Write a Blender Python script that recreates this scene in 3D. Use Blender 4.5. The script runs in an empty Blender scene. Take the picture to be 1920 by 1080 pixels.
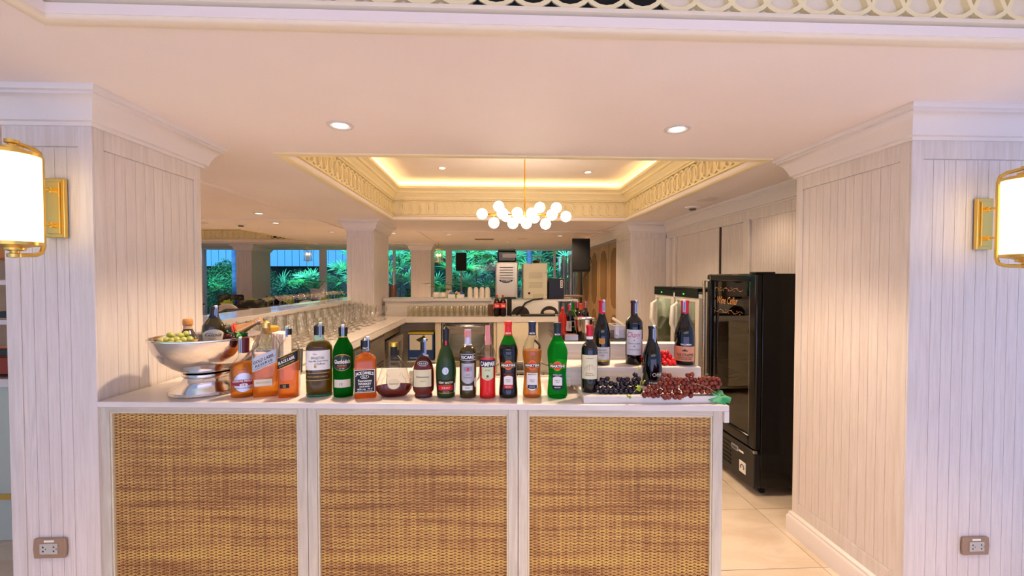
import bpy, math, random
from mathutils import Vector, Matrix
from mathutils.geometry import tessellate_polygon
random.seed(7)
S = bpy.context.scene
COL = S.collection
rnd = random.random
def U(a, b): return a + (b - a) * random.random()
R = math.radians

# ------------------------------------------------------------------ camera
F_PX, EYE, YAW, PITCH = 800.0, 1.6, R(2.5), R(1.29)
cd = bpy.data.cameras.new('camera'); cam = bpy.data.objects.new('camera', cd); COL.objects.link(cam)
cd.lens = F_PX / 1920 * 36; cd.sensor_width = 36; cd.clip_start = 0.02
cam.location = (0, 0, EYE); cam.rotation_euler = (R(90) - PITCH, 0, -YAW)
S.camera = cam
S.view_settings.view_transform = 'Standard'; S.view_settings.look = 'None'
S.view_settings.exposure = 0.3; S.view_settings.gamma = 1; S.view_settings.use_curve_mapping = False
cy = S.cycles
cy.max_bounces = 10; cy.diffuse_bounces = 4; cy.glossy_bounces = 4; cy.transmission_bounces = 8
cy.transparent_max_bounces = 40; cy.caustics_reflective = False; cy.caustics_refractive = False
cy.sample_clamp_indirect = 6; cy.use_denoising = True

# ------------------------------------------------------------------ world and lights
W = bpy.data.worlds.new('world'); S.world = W; W.use_nodes = True
W.node_tree.nodes['Background'].inputs[0].default_value = (0.42, 0.56, 1.0, 1)
W.node_tree.nodes['Background'].inputs[1].default_value = 0.9
def area(name, loc, rot, sx, sy, col, power):
    l = bpy.data.lights.new(name, 'AREA'); l.shape = 'RECTANGLE'; l.size = sx; l.size_y = sy
    l.color = col; l.energy = power
    o = bpy.data.objects.new(name, l); COL.objects.link(o); o.location = loc; o.rotation_euler = rot
    return o
def spot(name, loc, col, power, angle=75, blend=0.6, r=0.04, rot=(0, 0, 0)):
    l = bpy.data.lights.new(name, 'SPOT'); l.color = col; l.energy = power
    l.spot_size = R(angle); l.spot_blend = blend; l.shadow_soft_size = r
    o = bpy.data.objects.new(name, l); COL.objects.link(o); o.location = loc; o.rotation_euler = rot
    return o
def point(name, loc, col, power, r=0.05):
    l = bpy.data.lights.new(name, 'POINT'); l.color = col; l.energy = power; l.shadow_soft_size = r
    o = bpy.data.objects.new(name, l); COL.objects.link(o); o.location = loc
    return o
WARM = (1.0, 0.735, 0.495); COVE = (1.0, 0.74, 0.38); DAYFILL = (0.66, 0.58, 1.0)
area('hall_day_fill', (0.2, -3.0, .7), (R(92), 0, 0), 6.0, 1.2, DAYFILL, 42)  # low violet fill added behind the camera, standing in for daylight
area('hall_warm_fill', (0.2, -1.9, 2.25), (R(35), 0, 0), 4.0, 0.8, WARM, 24)  # unseen warm fill panel added behind the camera
# cove strips of the tray over the bar (they lie in its trough and shine up)
for n, loc, sx, sy in (('a', (0.23, 5.62, 2.69), 2.9, 0.07), ('b', (0.23, 2.56, 2.69), 2.9, 0.07),
                       ('c', (-1.38, 4.1, 2.69), 0.07, 2.7), ('d', (1.83, 4.1, 2.69), 0.07, 2.7)):
    area('cove_strip_' + n, loc, (R(180), 0, 0), sx, sy, COVE, 11)
area('front_cove_strip', (0.4, 1.45, 2.69), (R(180), 0, 0), 3.0, 0.07, COVE, 10)
for i, (x, y) in enumerate(((-0.753, 2.155), (0.929, 2.134))):
    spot('bar_downlight_lamp_%d' % i, (x, y, 2.335), WARM, 75, 110, 0.5, 0.035)
for i, (x, y, e) in enumerate(((-2.7, 5.09, 60), (-0.76, 7.42, 60), (1.18, 7.5, 50), (-2.6, 7.08, 50), (-3.0, 3.4, 50), (-5.0, 6.0, 60), (1.2, 2.6, 18), (1.5, 4.4, 20), (2.0, 3.4, 8), (-1.3, .7, 85), (.2, .7, 85), (1.7, .7, 85), (-.8, 3.3, 40), (-3.6, 7.6, 60), (-6.3, 8.2, 60), (.2, 9.2, 60), (-5.2, 4.2, 50), (-1.6, 8.3, 40), (-3.4, 10.2, 40), (1.2, 6.6, 30))):  # some sit at ceiling fittings; the rest are fill spots added for brightness
    spot('room_downlight_and_fill_%d' % i, (x, y, 2.335), WARM, e * 1.5, 82 if e == 85 else 130, 0.8, 0.05)
spot('tray_downlight_lamp_0', (-0.62, 4.72, 2.8), WARM, 40, 110, 0.7)
spot('tray_downlight_lamp_1', (1.1, 4.72, 2.8), WARM, 40, 110, 0.7)
sl = bpy.data.lights.new('garden_sun', 'SUN'); sl.energy = 5.8; sl.angle = R(12); sl.color = (0.42, 0.82, 1.0)
so = bpy.data.objects.new('garden_sun', sl); COL.objects.link(so); so.rotation_euler = (R(32), 0, R(-12))
area('tray3_cove_strip', (-5.0, 9.0, 2.69), (R(180), 0, 0), 2.3, .07, COVE, 8)
point('chandelier_lamp', (0.3, 4.1, 2.08), (1.0, 0.80, 0.55), 22, 0.2)

# ------------------------------------------------------------------ picture ray: where a pixel meets a plane
fw = Vector((math.sin(YAW) * math.cos(PITCH), math.cos(YAW) * math.cos(PITCH), -math.sin(PITCH)))
rt = Vector((math.cos(YAW), -math.sin(YAW), 0)); upv = rt.cross(fw)
def at(x, y, X=None, Y=None, Z=None):
    d = fw + rt * ((x - 960) / F_PX) - upv * ((y - 540) / F_PX)
    t = X / d.x if X is not None else (Y / d.y if Y is not None else (Z - EYE) / d.z)
    return Vector((0, 0, EYE)) + d * t

# ------------------------------------------------------------------ materials
def lin(h):
    h = h.lstrip('#'); v = [int(h[i:i + 2], 16) / 255 for i in (0, 2, 4)]
    return tuple(c / 12.92 if c <= .04045 else ((c + .055) / 1.055) ** 2.4 for c in v) + (1,)
MC = {}
def P(name, col, rough=.5, metal=0, trans=0, ior=1.45, emit=None, es=0, coat=0, spec=.5):
    if name in MC: return MC[name]
    m = bpy.data.materials.new(name); m.use_nodes = True; b = m.node_tree.nodes['Principled BSDF']
    c = lin(col) if isinstance(col, str) else tuple(col) + (1,)
    b.inputs['Base Color'].default_value = c; b.inputs['Roughness'].default_value = rough
    b.inputs['Metallic'].default_value = metal; b.inputs['Transmission Weight'].default_value = trans
    b.inputs['IOR'].default_value = ior; b.inputs['Coat Weight'].default_value = coat
    b.inputs['Specular IOR Level'].default_value = spec
    if emit: b.inputs['Emission Color'].default_value = lin(emit); b.inputs['Emission Strength'].default_value = es
    MC[name] = m; return m
def nodes(m): return m.node_tree.nodes, m.node_tree.links, m.node_tree.nodes['Principled BSDF']
def noise_mat(name, c1, c2, rough=.5, scale=(1, 1, 1), s=4, detail=4, bump=0, dist=0, metal=0, pos=(.35, .65), coat=0, rand=0):
    if name in MC: return MC[name]
    m = P(name, c1, rough, metal, coat=coat); N, L, b = nodes(m)
    tc = N.new('ShaderNodeTexCoord'); mp = N.new('ShaderNodeMapping'); mp.inputs['Scale'].default_value = scale
    nz = N.new('ShaderNodeTexNoise'); nz.inputs['Scale'].default_value = s; nz.inputs['Detail'].default_value = detail
    nz.inputs['Distortion'].default_value = dist
    cr = N.new('ShaderNodeValToRGB'); cr.color_ramp.elements[0].color = lin(c1); cr.color_ramp.elements[1].color = lin(c2)
    cr.color_ramp.elements[0].position, cr.color_ramp.elements[1].position = pos
    L.new(tc.outputs['Object'], mp.inputs[0]); L.new(mp.outputs[0], nz.inputs['Vector']); L.new(nz.outputs[0], cr.inputs[0])
    if rand:
        oi = N.new('ShaderNodeObjectInfo'); ad = N.new('ShaderNodeVectorMath'); ad.operation = 'ADD'
        ml = N.new('ShaderNodeVectorMath'); ml.operation = 'SCALE'; ml.inputs['Scale'].default_value = 40
        cb = N.new('ShaderNodeCombineXYZ')
        for k in range(3): L.new(oi.outputs['Random'], cb.inputs[k])
        L.new(cb.outputs[0], ml.inputs[0]); L.new(ml.outputs[0], ad.inputs[1]); L.new(mp.outputs[0], ad.inputs[0]); L.new(ad.outputs[0], nz.inputs['Vector'])
    L.new(cr.outputs[0], b.inputs['Base Color'])
    if bump:
        bp = N.new('ShaderNodeBump'); bp.inputs['Strength'].default_value = bump; bp.inputs['Distance'].default_value = .01
        L.new(nz.outputs[0], bp.inputs['Height']); L.new(bp.outputs[0], b.inputs['Normal'])
    return m
def thin_glass(name, tint='#f8faf8', ior=1.5, rough=.02, gl=1.0, edge=.45):
    if name in MC: return MC[name]
    m = bpy.data.materials.new(name); m.use_nodes = True; N, L = m.node_tree.nodes, m.node_tree.links
    N.remove(N['Principled BSDF']); out = N['Material Output']
    t = N.new('ShaderNodeBsdfTransparent'); lw = N.new('ShaderNodeLayerWeight'); lw.inputs[0].default_value = .35
    ce = N.new('ShaderNodeMix'); ce.data_type = 'RGBA'; ce.inputs[6].default_value = lin(tint); q = lin(tint); ce.inputs[7].default_value = (q[0] * edge, q[1] * edge, q[2] * edge * .95, 1)
    pw = N.new('ShaderNodeMath'); pw.operation = 'POWER'; pw.inputs[1].default_value = 2.2; L.new(lw.outputs['Facing'], pw.inputs[0]); L.new(pw.outputs[0], ce.inputs[0]); L.new(ce.outputs[2], t.inputs[0])
    g = N.new('ShaderNodeBsdfGlossy'); g.inputs['Roughness'].default_value = rough; g.inputs[0].default_value = (gl, gl, gl, 1)
    f = N.new('ShaderNodeFresnel'); ge = N.new('ShaderNodeNewGeometry'); mm = N.new('ShaderNodeMix'); mm.inputs[2].default_value = ior; mm.inputs[3].default_value = 1 / ior
    L.new(ge.outputs['Backfacing'], mm.inputs[0]); L.new(mm.outputs[0], f.inputs[0])
    mx = N.new('ShaderNodeMixShader'); L.new(f.outputs[0], mx.inputs[0]); L.new(t.outputs[0], mx.inputs[1]); L.new(g.outputs[0], mx.inputs[2])
    L.new(mx.outputs[0], out.inputs[0]); MC[name] = m; return m
M_ASH = noise_mat('white_ash_wood', '#ddd4cf', '#cfc4bd', .42, (30, 30, 1.2), 2.2, 5, .25, 1.5, pos=(.4, .75), rand=1)
M_ASH2 = noise_mat('white_ash_wood_frame', '#dcd4cf', '#d0c7c0', .4, (24, 24, 1.5), 2, 4, .15, .8)
M_ASHX = noise_mat('white_ash_wood_across', '#e6dfd6', '#d6cdc2', .4, (1.5, 24, 30), 2, 4, .15, .8)
M_PAINT = P('white_paint', '#e2dad6', .55)
M_CEIL = noise_mat('ceiling_paint', '#f3e8e3', '#efe2dc', .65, (1, 1, 1), 1.2, 2)
M_CREAM = P('cream_paint', '#f2e2b4', .5)
M_VOIDSHADE = P('painted_void_shade', '#0c0a09', .9)  # near-black colour standing in for shade inside openings
M_SLAB = noise_mat('white_solid_surface', '#ded6d1', '#d7cfc9', .22, (1, 1, 1), 6, 3)
M_FLOOR = noise_mat('floor_tile_stone', '#dccebb', '#cdbca6', .35, (1, 2.5, 1), 2.5, 5, 0, 1.2, rand=1)
M_GROUT = P('tile_grout', '#b9ab98', .8)
M_BRASS = P('brushed_brass', '#eac66c', .3, 1)
M_GOLD = P('polished_gold', '#f0b93a', .2, 1)
M_SILVER = noise_mat('silver_plate', '#e9e4e0', '#d8cfc9', .12, (1, 1, 1), 3, 3, .03, metal=1)
M_STEEL = noise_mat('brushed_steel', '#b9b2a8', '#a49c92', .3, (1, 1, 30), 3, 3, .05, metal=1)
M_BLACK = P('black_plastic', '#0d0d0e', .35)
M_BLACKM = P('black_matte', '#141312', .6)
M_WHITEP = P('white_plastic', '#e9e4dc', .35)
M_GLASS = thin_glass('clear_glass')
M_BGLASS = thin_glass('clear_bottle_glass', '#f8faf8', 1.45, edge=.15)
M_PANE = thin_glass('window_glass', '#f4faf9', 1.3, edge=1)
M_SMOKE = thin_glass('smoked_door_glass', '#9b958a', 1.55, edge=1)
M_LAB = P('paper_label', '#efeae2', .6)
M_INK = P('black_ink', '#16130f', .6)
M_WHITE = P('white_print', '#f4f1ea', .5)
M_GOLDP = P('gold_print', '#c9a24a', .4, .6)
M_RED = P('red_print', '#d81f1c', .4)
M_LEAF = noise_mat('leaf_green', '#2f9a4c', '#1d6e36', .4, (1, 1, 1), 30, 3)
M_LIME = noise_mat('leaf_lime', '#b5c832', '#8aa322', .45, (1, 1, 1), 20, 2)
def flat(c, r=.5, **k): return P('paint_' + c.strip('#') + '_%d' % int(r * 100), c, r, **k)

# ------------------------------------------------------------------ mesh building
class B:
    def __init__(s): s.v = []; s.f = []
    def add(s, v, f):
        n = len(s.v); s.v += [Vector(p) for p in v]; s.f += [tuple(i + n for i in q) for q in f]; return n
    def box(s, x0, x1, y0, y1, z0, z1):
        s.add([(x, y, z) for z in (z0, z1) for y in (y0, y1) for x in (x0, x1)],
              [(0, 2, 3, 1), (4, 5, 7, 6), (0, 1, 5, 4), (2, 6, 7, 3), (0, 4, 6, 2), (1, 3, 7, 5)]); return s
    def cbox(s, c, d, rz=0):
        b = B().box(-d[0] / 2, d[0] / 2, -d[1] / 2, d[1] / 2, -d[2] / 2, d[2] / 2)
        b.xf(Matrix.Translation(c) @ Matrix.Rotation(rz, 4, 'Z')); s.add(b.v, b.f); return s
    def prism(s, poly, z0, z1, axis='z'):
        n = len(poly); tri = tessellate_polygon([[Vector((p[0], p[1], 0)) for p in poly]])
        m = {'z': lambda p, h: (p[0], p[1], h), 'y': lambda p, h: (p[0], h, p[1]), 'x': lambda p, h: (h, p[0], p[1])}[axis]
        s.add([m(p, z0) for p in poly] + [m(p, z1) for p in poly],
              [tuple(reversed(t)) for t in tri] + [tuple(i + n for i in t) for t in tri] + [(i, (i + 1) % n, (i + 1) % n + n, i + n) for i in range(n)]); return s
    def lathe(s, prof, seg=24, c=(0, 0, 0), sec=None, sy=1):
        vs = []; fs = []; k = len(prof)
        for r, z in prof:
            for j in range(seg):
                a = 2 * math.pi * j / seg; q = sec(a, r) if sec else 1
                vs.append((c[0] + r * q * math.sin(a), c[1] - r * q * math.cos(a) * sy, c[2] + z))
        for i in range(k - 1):
            for j in range(seg):
                a = i * seg + j; b = i * seg + (j + 1) % seg; fs.append((a, b, b + seg, a + seg))
        s.add(vs, fs); return s
    def tube(s, pts, r, seg=8, closed=False):
        pts = [Vector(p) for p in pts]; n = len(pts); vs = []; up = None; rr = r if isinstance(r, (list, tuple)) else [r] * n
        for i, p in enumerate(pts):
            if closed: t = (pts[(i + 1) % n] - pts[i - 1]).normalized()
            else: t = (pts[min(i + 1, n - 1)] - pts[max(i - 1, 0)]).normalized()
            if up is None: up = Vector((0, 0, 1)) if abs(t.z) < .9 else Vector((1, 0, 0))
            a = t.cross(up).normalized(); up = a.cross(t).normalized()
            for j in range(seg):
                q = 2 * math.pi * j / seg; vs.append(p + (a * math.cos(q) + up * math.sin(q)) * rr[i])
        fs = []
        for i in range(n if closed else n - 1):
            for j in range(seg):
                fs.append((i * seg + j, i * seg + (j + 1) % seg, ((i + 1) % n) * seg + (j + 1) % seg, ((i + 1) % n) * seg + j))
        if not closed: fs += [tuple(reversed(range(seg))), tuple(range((n - 1) * seg, n * seg))]
        s.add(vs, fs); return s
    def ball(s, c, r, seg=12, rings=8, sc=(1, 1, 1)):
        vs = []; fs = []
        for i in range(rings + 1):
            a = math.pi * i / rings
            for j in range(seg):
                q = 2 * math.pi * j / seg
                vs.append((c[0] + r * sc[0] * math.sin(a) * math.cos(q), c[1] + r * sc[1] * math.sin(a) * math.sin(q), c[2] - r * sc[2] * math.cos(a)))
        for i in range(rings):
            for j in range(seg): fs.append((i * seg + j, i * seg + (j + 1) % seg, (i + 1) * seg + (j + 1) % seg, (i + 1) * seg + j))
        s.add(vs, fs); return s
    def sweep(s, path, prof, closed=True, side=1):
        # path: xy points, counter-clockwise; prof: (out, z); side=1 grows outward, -1 inward
        n = len(path); vs = []; k = len(prof)
        for i in range(n):
            p = Vector(path[i]); a = Vector(path[i - 1]) if (closed or i > 0) else None; b = Vector(path[(i + 1) % n]) if (closed or i < n - 1) else None
            def nr(u, v): d = (v - u).normalized(); return Vector((d.y, -d.x)) * side
            if a is None: m = nr(p, b)
            elif b is None: m = nr(a, p)
            else:
                n1, n2 = nr(a, p), nr(p, b); m = (n1 + n2); m = m / max(.2, m.dot(n1))
            for o, z in prof: vs.append((p.x + m.x * o, p.y + m.y * o, z))
        fs = []
        for i in range(n if closed else n - 1):
            for j in range(k - 1):
                a = i * k + j; b = ((i + 1) % n) * k + j; fs.append((a, b, b + 1, a + 1) if side > 0 else (a, a + 1, b + 1, b))
        if not closed: fs += [tuple(range(k)), tuple(reversed(range((n - 1) * k, n * k)))]
        s.add(vs, fs); return s
    def xf(s, m): s.v = [m @ p for p in s.v]; return s
    def mesh(s, name, mat, off=None, smooth=True, ang=38):
        me = bpy.data.meshes.new(name); o = off or Vector((0, 0, 0))
        me.from_pydata([tuple(p - o) for p in s.v], [], s.f)
        for m in (mat if isinstance(mat, (list, tuple)) else [mat]): me.materials.append(m)
        me.update()
        if smooth:
            me.polygons.foreach_set('use_smooth', [True] * len(me.polygons))
            try: me.set_sharp_from_angle(angle=R(ang))
            except Exception: pass
        return me
BASE = {}
def link(name, data, parent=None, base=None):
    o = bpy.data.objects.new(name, data); COL.objects.link(o)
    if parent: o.parent = parent; BASE[o.name] = BASE.get(parent.name, Vector((0, 0, 0)))
    else: BASE[o.name] = base or Vector((0, 0, 0))
    return o
def tag(o, label=None, cat=None, group=None, kind=None):
    if label: o['label'] = label
    if cat: o['category'] = cat
    if group: o['group'] = group
    if kind: o['kind'] = kind
    return o
def thing(name, label, cat, loc, group=None, kind=None, rz=0):
    o = link(name, None, None, Vector(loc)); o.location = loc; o.rotation_euler.z = rz; o.empty_display_size = .1
    return tag(o, label, cat, group, kind)
def part(name, b, mat, parent, local=False, bevel=0, label=None, kind=None, smooth=True, ang=38):
    me = b.mesh(name, mat, None if local else BASE.get(parent.name) if parent else None, smooth, ang)
    o = link(name, me, parent)
    if bevel:
        m = o.modifiers.new('bevel', 'BEVEL'); m.width = bevel; m.segments = 2; m.limit_method = 'ANGLE'; m.harden_normals = False
    return tag(o, label, kind=kind)
def one(name, b, mat, label, cat, group=None, kind=None, origin=None, bevel=0, ang=38):
    # a thing that is one mesh; origin at its base
    vs = b.v; lo = Vector((min(p.x for p in vs), min(p.y for p in vs), min(p.z for p in vs))); hi = Vector((max(p.x for p in vs), max(p.y for p in vs), 0))
    og = origin or Vector(((lo.x + hi.x) / 2, (lo.y + hi.y) / 2, lo.z))
    o = link(name, b.mesh(name, mat, Vector(og), ang=ang), None, Vector(og)); o.location = og
    if bevel:
        m = o.modifiers.new('bevel', 'BEVEL'); m.width = bevel; m.segments = 2; m.limit_method = 'ANGLE'
    return tag(o, label, cat, group, kind)
def struct(name, b, mat, ang=38, label=None):
    o = link(name, b.mesh(name, mat, ang=ang)); o['kind'] = 'structure'
    if label: o['label'] = label
    return o
def copy_tree(o, loc, rz=None, label=None, parent=None, group=None):
    c = o.copy(); COL.objects.link(c)
    if parent: c.parent = parent; c.matrix_parent_inverse = o.matrix_parent_inverse
    else:
        c.location = loc
        if rz is not None: c.rotation_euler.z = rz
        if label: c['label'] = label
        if group: c['group'] = group
    for ch in list(KIDS(o)): copy_tree(ch, None, parent=c)
    return c
def KIDS(o): return [x for x in o.children]

TXT = {}
def text2d(s, bold=0, shear=0):
    k = (s, bold, shear)
    if k in TXT: return TXT[k]
    cu = bpy.data.curves.new('t', 'FONT'); cu.body = s; cu.size = 1; cu.offset = bold; cu.shear = shear; cu.resolution_u = 2
    ob = bpy.data.objects.new('t', cu); COL.objects.link(ob)
    dg = bpy.context.evaluated_depsgraph_get(); me = ob.evaluated_get(dg).to_mesh()
    v = [(p.co.x, p.co.y) for p in me.vertices]; f = [tuple(p.vertices) for p in me.polygons]
    ob.to_mesh_clear(); bpy.data.objects.remove(ob); bpy.data.curves.remove(cu)
    x0 = min(p[0] for p in v); x1 = max(p[0] for p in v); y0 = min(p[1] for p in v); y1 = max(p[1] for p in v)
    v = [((p[0] - x0) / (x1 - x0) - .5, (p[1] - y0) / (y1 - y0) - .5) for p in v]
    TXT[k] = (v, f); return TXT[k]

# ================================================================== SETTING
ZC = 2.354
# floor: a slab with the tiles that can be told apart laid on it as pieces, recessed joints between
fl = struct('floor', B().box(-9.5, 3.2, -2.5, 11.2, -.12, -.012), M_GROUT)
tile_me = B().box(-.298, .298, -.298, .298, -.012, 0).mesh('floor_tile', M_FLOOR)
for i in range(-1, 4):
    for j in range(0, 7):
        o = link('floor_tile', tile_me, fl); o.location = (.92 + i * .6, 1.35 + j * .6, 0)
tb = B()
for i in range(-17, 4):
    for j in range(-6, 16):
        if -1 <= i < 4 and 0 <= j < 7: continue
        x = .92 + i * .6; y = 1.35 + j * .6; tb.box(x - .298, x + .298, y - .298, y + .298, -.012, 0)
tag(part('floor_tile', tb, M_FLOOR, fl), kind='stuff')

# ceiling with three tray openings
T1 = (-1.27, 2.4, -1.2, 1.285); T2 = (-1.27, 1.71, 2.68, 5.5); T3 = (-6.2, -3.85, 6.65, 8.95)
def plate(b, x0, x1, y0, y1, z0, z1, holes):
    xs = sorted({x0, x1} | {h[0] for h in holes} | {h[1] for h in holes}); ys = sorted({y0, y1} | {h[2] for h in holes} | {h[3] for h in holes})
    for i in range(len(xs) - 1):
        for j in range(len(ys) - 1):
            cx = (xs[i] + xs[i + 1]) / 2; cyy = (ys[j] + ys[j + 1]) / 2
            if not any(h[0] < cx < h[1] and h[2] < cyy < h[3] for h in holes): b.box(xs[i], xs[i + 1], ys[j], ys[j + 1], z0, z1)
cb = B(); plate(cb, -9.5, 3.0, -2.4, 11.3, ZC, ZC + .03, [T1, T2, T3])
ceil = struct('ceiling', cb, M_CEIL)
TRAY = [(-.05, .0), (-.05, -.008), (-.035, -.014), (-.012, -.012), (-.004, -.004), (.0, .018), (-.012, .026), (-.012, .036), (.0, .044), (.0, .056), (-.03, .058), (-.03, .236),
        (.0, .238), (.0, .25), (.014, .256), (.014, .272), (.03, .286), (.045, .31), (.05, .335), (.085, .352), (.09, .365), (.105, .37), (.105, .40), (.08, .40), (.07, .32), (-.14, .32), (-.14, .60)]
def ring_mesh(w, h, t, dpt):
    b = B(); n = 20; vs = []; fs = []
    for k in range(n):
        a = 2 * math.pi * k / n
        for rr, yy in ((1, 0), (1, dpt), (1 - t, dpt), (1 - t, 0)):
            r2 = 1 if rr == 1 else 0
            ex = (w / 2) * (1 if r2 else 1 - t / (w / 2)); ez = (h / 2) * (1 if r2 else 1 - t / (h / 2))
            vs.append((ex * math.cos(a), -yy, ez * math.sin(a)))
    for k in range(n):
        for j in range(4): fs.append((k * 4 + j, k * 4 + (j + 1) % 4, ((k + 1) % n) * 4 + (j + 1) % 4, ((k + 1) % n) * 4 + j))
    b.add(vs, fs); return b.mesh('fret_ring', M_CREAM)
RING = ring_mesh(.165, .176, .014, .018)
def tray(name, T, sides, top=True, back=None, zin=.47, mat=None):
    mat = mat or M_CREAM
    x0, x1, y0, y1 = T; b = B(); prof = [(o, ZC + z) for o, z in TRAY]
    prof[-1] = (-.14, ZC + zin)
    b.sweep([(x0, y0), (x1, y0), (x1, y1), (x0, y1)], prof, True, -1)
    t = struct(name, b, mat, 50)
    if top: part('upper_ceiling', B().box(x0 - .16, x1 + .16, y0 - .16, y1 + .16, ZC + zin, ZC + zin + .03), M_CEIL, t)
    for sd in sides:
        L_ = (x1 - x0) if sd in 'FN' else (y1 - y0); n = round(L_ / .112); st = L_ / n
        for k in range(n):
            u = (k + .5) * st
            o = link('fret_ring', RING, t)
            if sd == 'F': o.location = (x0 + u, y1 + .03, ZC + .147)
            elif sd == 'N': o.location = (x0 + u, y0 - .03, ZC + .147); o.rotation_euler.z = math.pi
            elif sd == 'L': o.location = (x0 - .03, y0 + u, ZC + .147); o.rotation_euler.z = R(90)
            elif sd == 'R': o.location = (x1 + .03, y0 + u, ZC + .147); o.rotation_euler.z = R(-90)
    return t
t1 = tray('trim_1', T1, 'F', True, mat=P('pale_cream_paint', '#eaddc8', .5)); t2 = tray('trim_2', T2, 'FLR'); t3 = tray('trim_3', T3, 'F')
# dark boards behind the fretwork, colouring in the shade of grille openings
part('grille_shade_board', B().box(-.06, .52, T1[3] + .018, T1[3] + .029, ZC + .062, ZC + .232), M_VOIDSHADE, t1)
gb = B().box(-4.55, -3.9, 8.965, 8.979, ZC + .062, ZC + .232); part('grille_shade_board', gb, M_VOIDSHADE, t3)
# thin ceiling battens of the dining room
def batten(n, x0, x1, y0, y1):
    struct('trim_%d' % n, B().box(x0, x1, y0, y1, ZC - .012, ZC), M_CEIL)
batten(4, -2.29, -2.25, 2.6, 11.1); batten(5, -9.4, -2.30, 5.5, 5.54); batten(6, -1.2, 1.72, 6.85, 6.89); batten(7, -1.24, -1.2, 6.9, 11.1)
batten(8, 1.72, 1.76, 6.85, 11.1); batten(9, -9.4, -1.3, 9.25, 9.28)

CROWN = [(0, -.135), (.012, -.135), (.016, -.122), (.028, -.118), (.03, -.108), (.036, -.09), (.052, -.058), (.075, -.036), (.08, -.034), (.08, -.024), (.09, -.02), (.096, -.008), (.096, 0), (0, 0)]
def crown(path, closed, mat=M_PAINT): return B().sweep(path, [(o, ZC + z) for o, z in CROWN], closed, 1)
BASEP = [(.0, .0), (.022, 0), (.022, .10), (.018, .108), (.014, .112), (.014, .125), (.006, .135), (0, .137)]
def plank_face(parent, p0, p1, nrm, z0, z1, pitch, proud=.006, single=True, mat=None):
    # planks side by side from p0 to p1 (xy), standing proud along nrm
    mat = mat or M_ASH
    p0 = Vector(p0); p1 = Vector(p1); L_ = (p1 - p0).length; n = max(1, round(L_ / pitch)); w = L_ / n; d = (p1 - p0).normalized()
    rz = math.atan2(d.y, d.x); nn = Vector(nrm)
    flip = Vector((d.y, -d.x)).dot(nn) < 0
    b0 = B().box(-w / 2 + .0009, w / 2 - .0009, 0 if flip else -proud, proud if flip else 0, z0, z1)
    if single:
        me = b0.mesh('plank', mat)
        for k in range(n):
            c = p0 + d * (k + .5) * w; o = link('plank', me, parent); o.location = (c.x, c.y, 0); o.rotation_euler.z = rz
    else:
        b = B()
        for k in range(n):
            c = p0 + d * (k + .5) * w; q = B(); q.v = list(b0.v); q.f = b0.f; q.xf(Matrix.Translation((c.x, c.y, 0)) @ Matrix.Rotation(rz, 4, 'Z')); b.add(q.v, q.f)
        part('planking', b, mat, parent, kind='stuff')
def pillar(name, x0, x1, y0, y1, faces, pitch=.052, single=True, st=.055, ztop=ZC, label=None):
    p = link(name, None); tag(p, label, kind='structure')
    part('column_core', B().box(x0 + .008, x1 - .008, y0 + .008, y1 - .008, 0, ztop), M_ASH2, p)
    part('crown_moulding', crown([(x0, y0), (x1, y0), (x1, y1), (x0, y1)], True), M_PAINT, p)
    part('skirting', B().sweep([(x0, y0), (x1, y0), (x1, y1), (x0, y1)], BASEP, True, 1), M_PAINT, p)
    fr = B(); zt = ZC - .13; zr = ZC - .215; zb = .21
    for f in faces:
        if f == 'S': a, c, n_ = (x0, y0), (x1, y0), (0, -1)
        elif f == 'E': a, c, n_ = (x1, y0), (x1, y1), (1, 0)
        elif f == 'W': a, c, n_ = (x0, y1), (x0, y0), (-1, 0)
        a = Vector(a); c = Vector(c); d = (c - a).normalized(); nn = Vector(n_)
        def slab(u0, u1, z0, z1, th=.008):
            q0 = a + d * u0; q1 = a + d * u1; i0 = -nn * .008
            poly = [q0, q1, q1 - nn * .0085, q0 - nn * .0085]; fr.prism([(v.x, v.y) for v in poly], z0, z1)
        L_ = (c - a).length
        e0, e1 = (.0088 if f == 'E' else 0), (.0088 if f == 'W' else 0)
        slab(e0, st, .13, zt); slab(L_ - st, L_ - e1, .13, zt); slab(st, L_ - st, zr, zt); slab(st, L_ - st, .13, zb)
        q0 = a + d * st - nn * .008; q1 = c - d * st - nn * .008
        plank_face(p, q0, q1, n_, zb + .002, zr - .004, pitch, .0035, single)
    part('face_frame', fr, M_ASH2, p, bevel=.0015)
    return p
pL = pillar('wall_left', -1.99, -1.64, 1.83, 2.48, 'SE', label='white plank-clad pillar at the left end of the bar')
pR = pillar('wall_right', 1.88, 4.3, 1.85, 2.58, 'SW', label='white plank-clad pillar at the right of the passage')
pillar('wall_middle', -1.89, -1.545, 5.6, 6.38, 'SE', single=False, label='white pillar rising behind the wine glasses')
pillar('wall_far_middle', -1.82, -1.38, 9.5, 10.1, 'SE', single=False, label='far white pillar between two windows, left of the lantern')
pillar('wall_far_left', -5.74, -5.4, 9.8, 10.6, 'SE', single=False, label='far white pillar left of the striped fence view')
pillar('wall_far_right', 1.85, 2.34, 5.7, 6.37, 'SW', single=False, label='white pillar at the far end of the panelled right wall')
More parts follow.
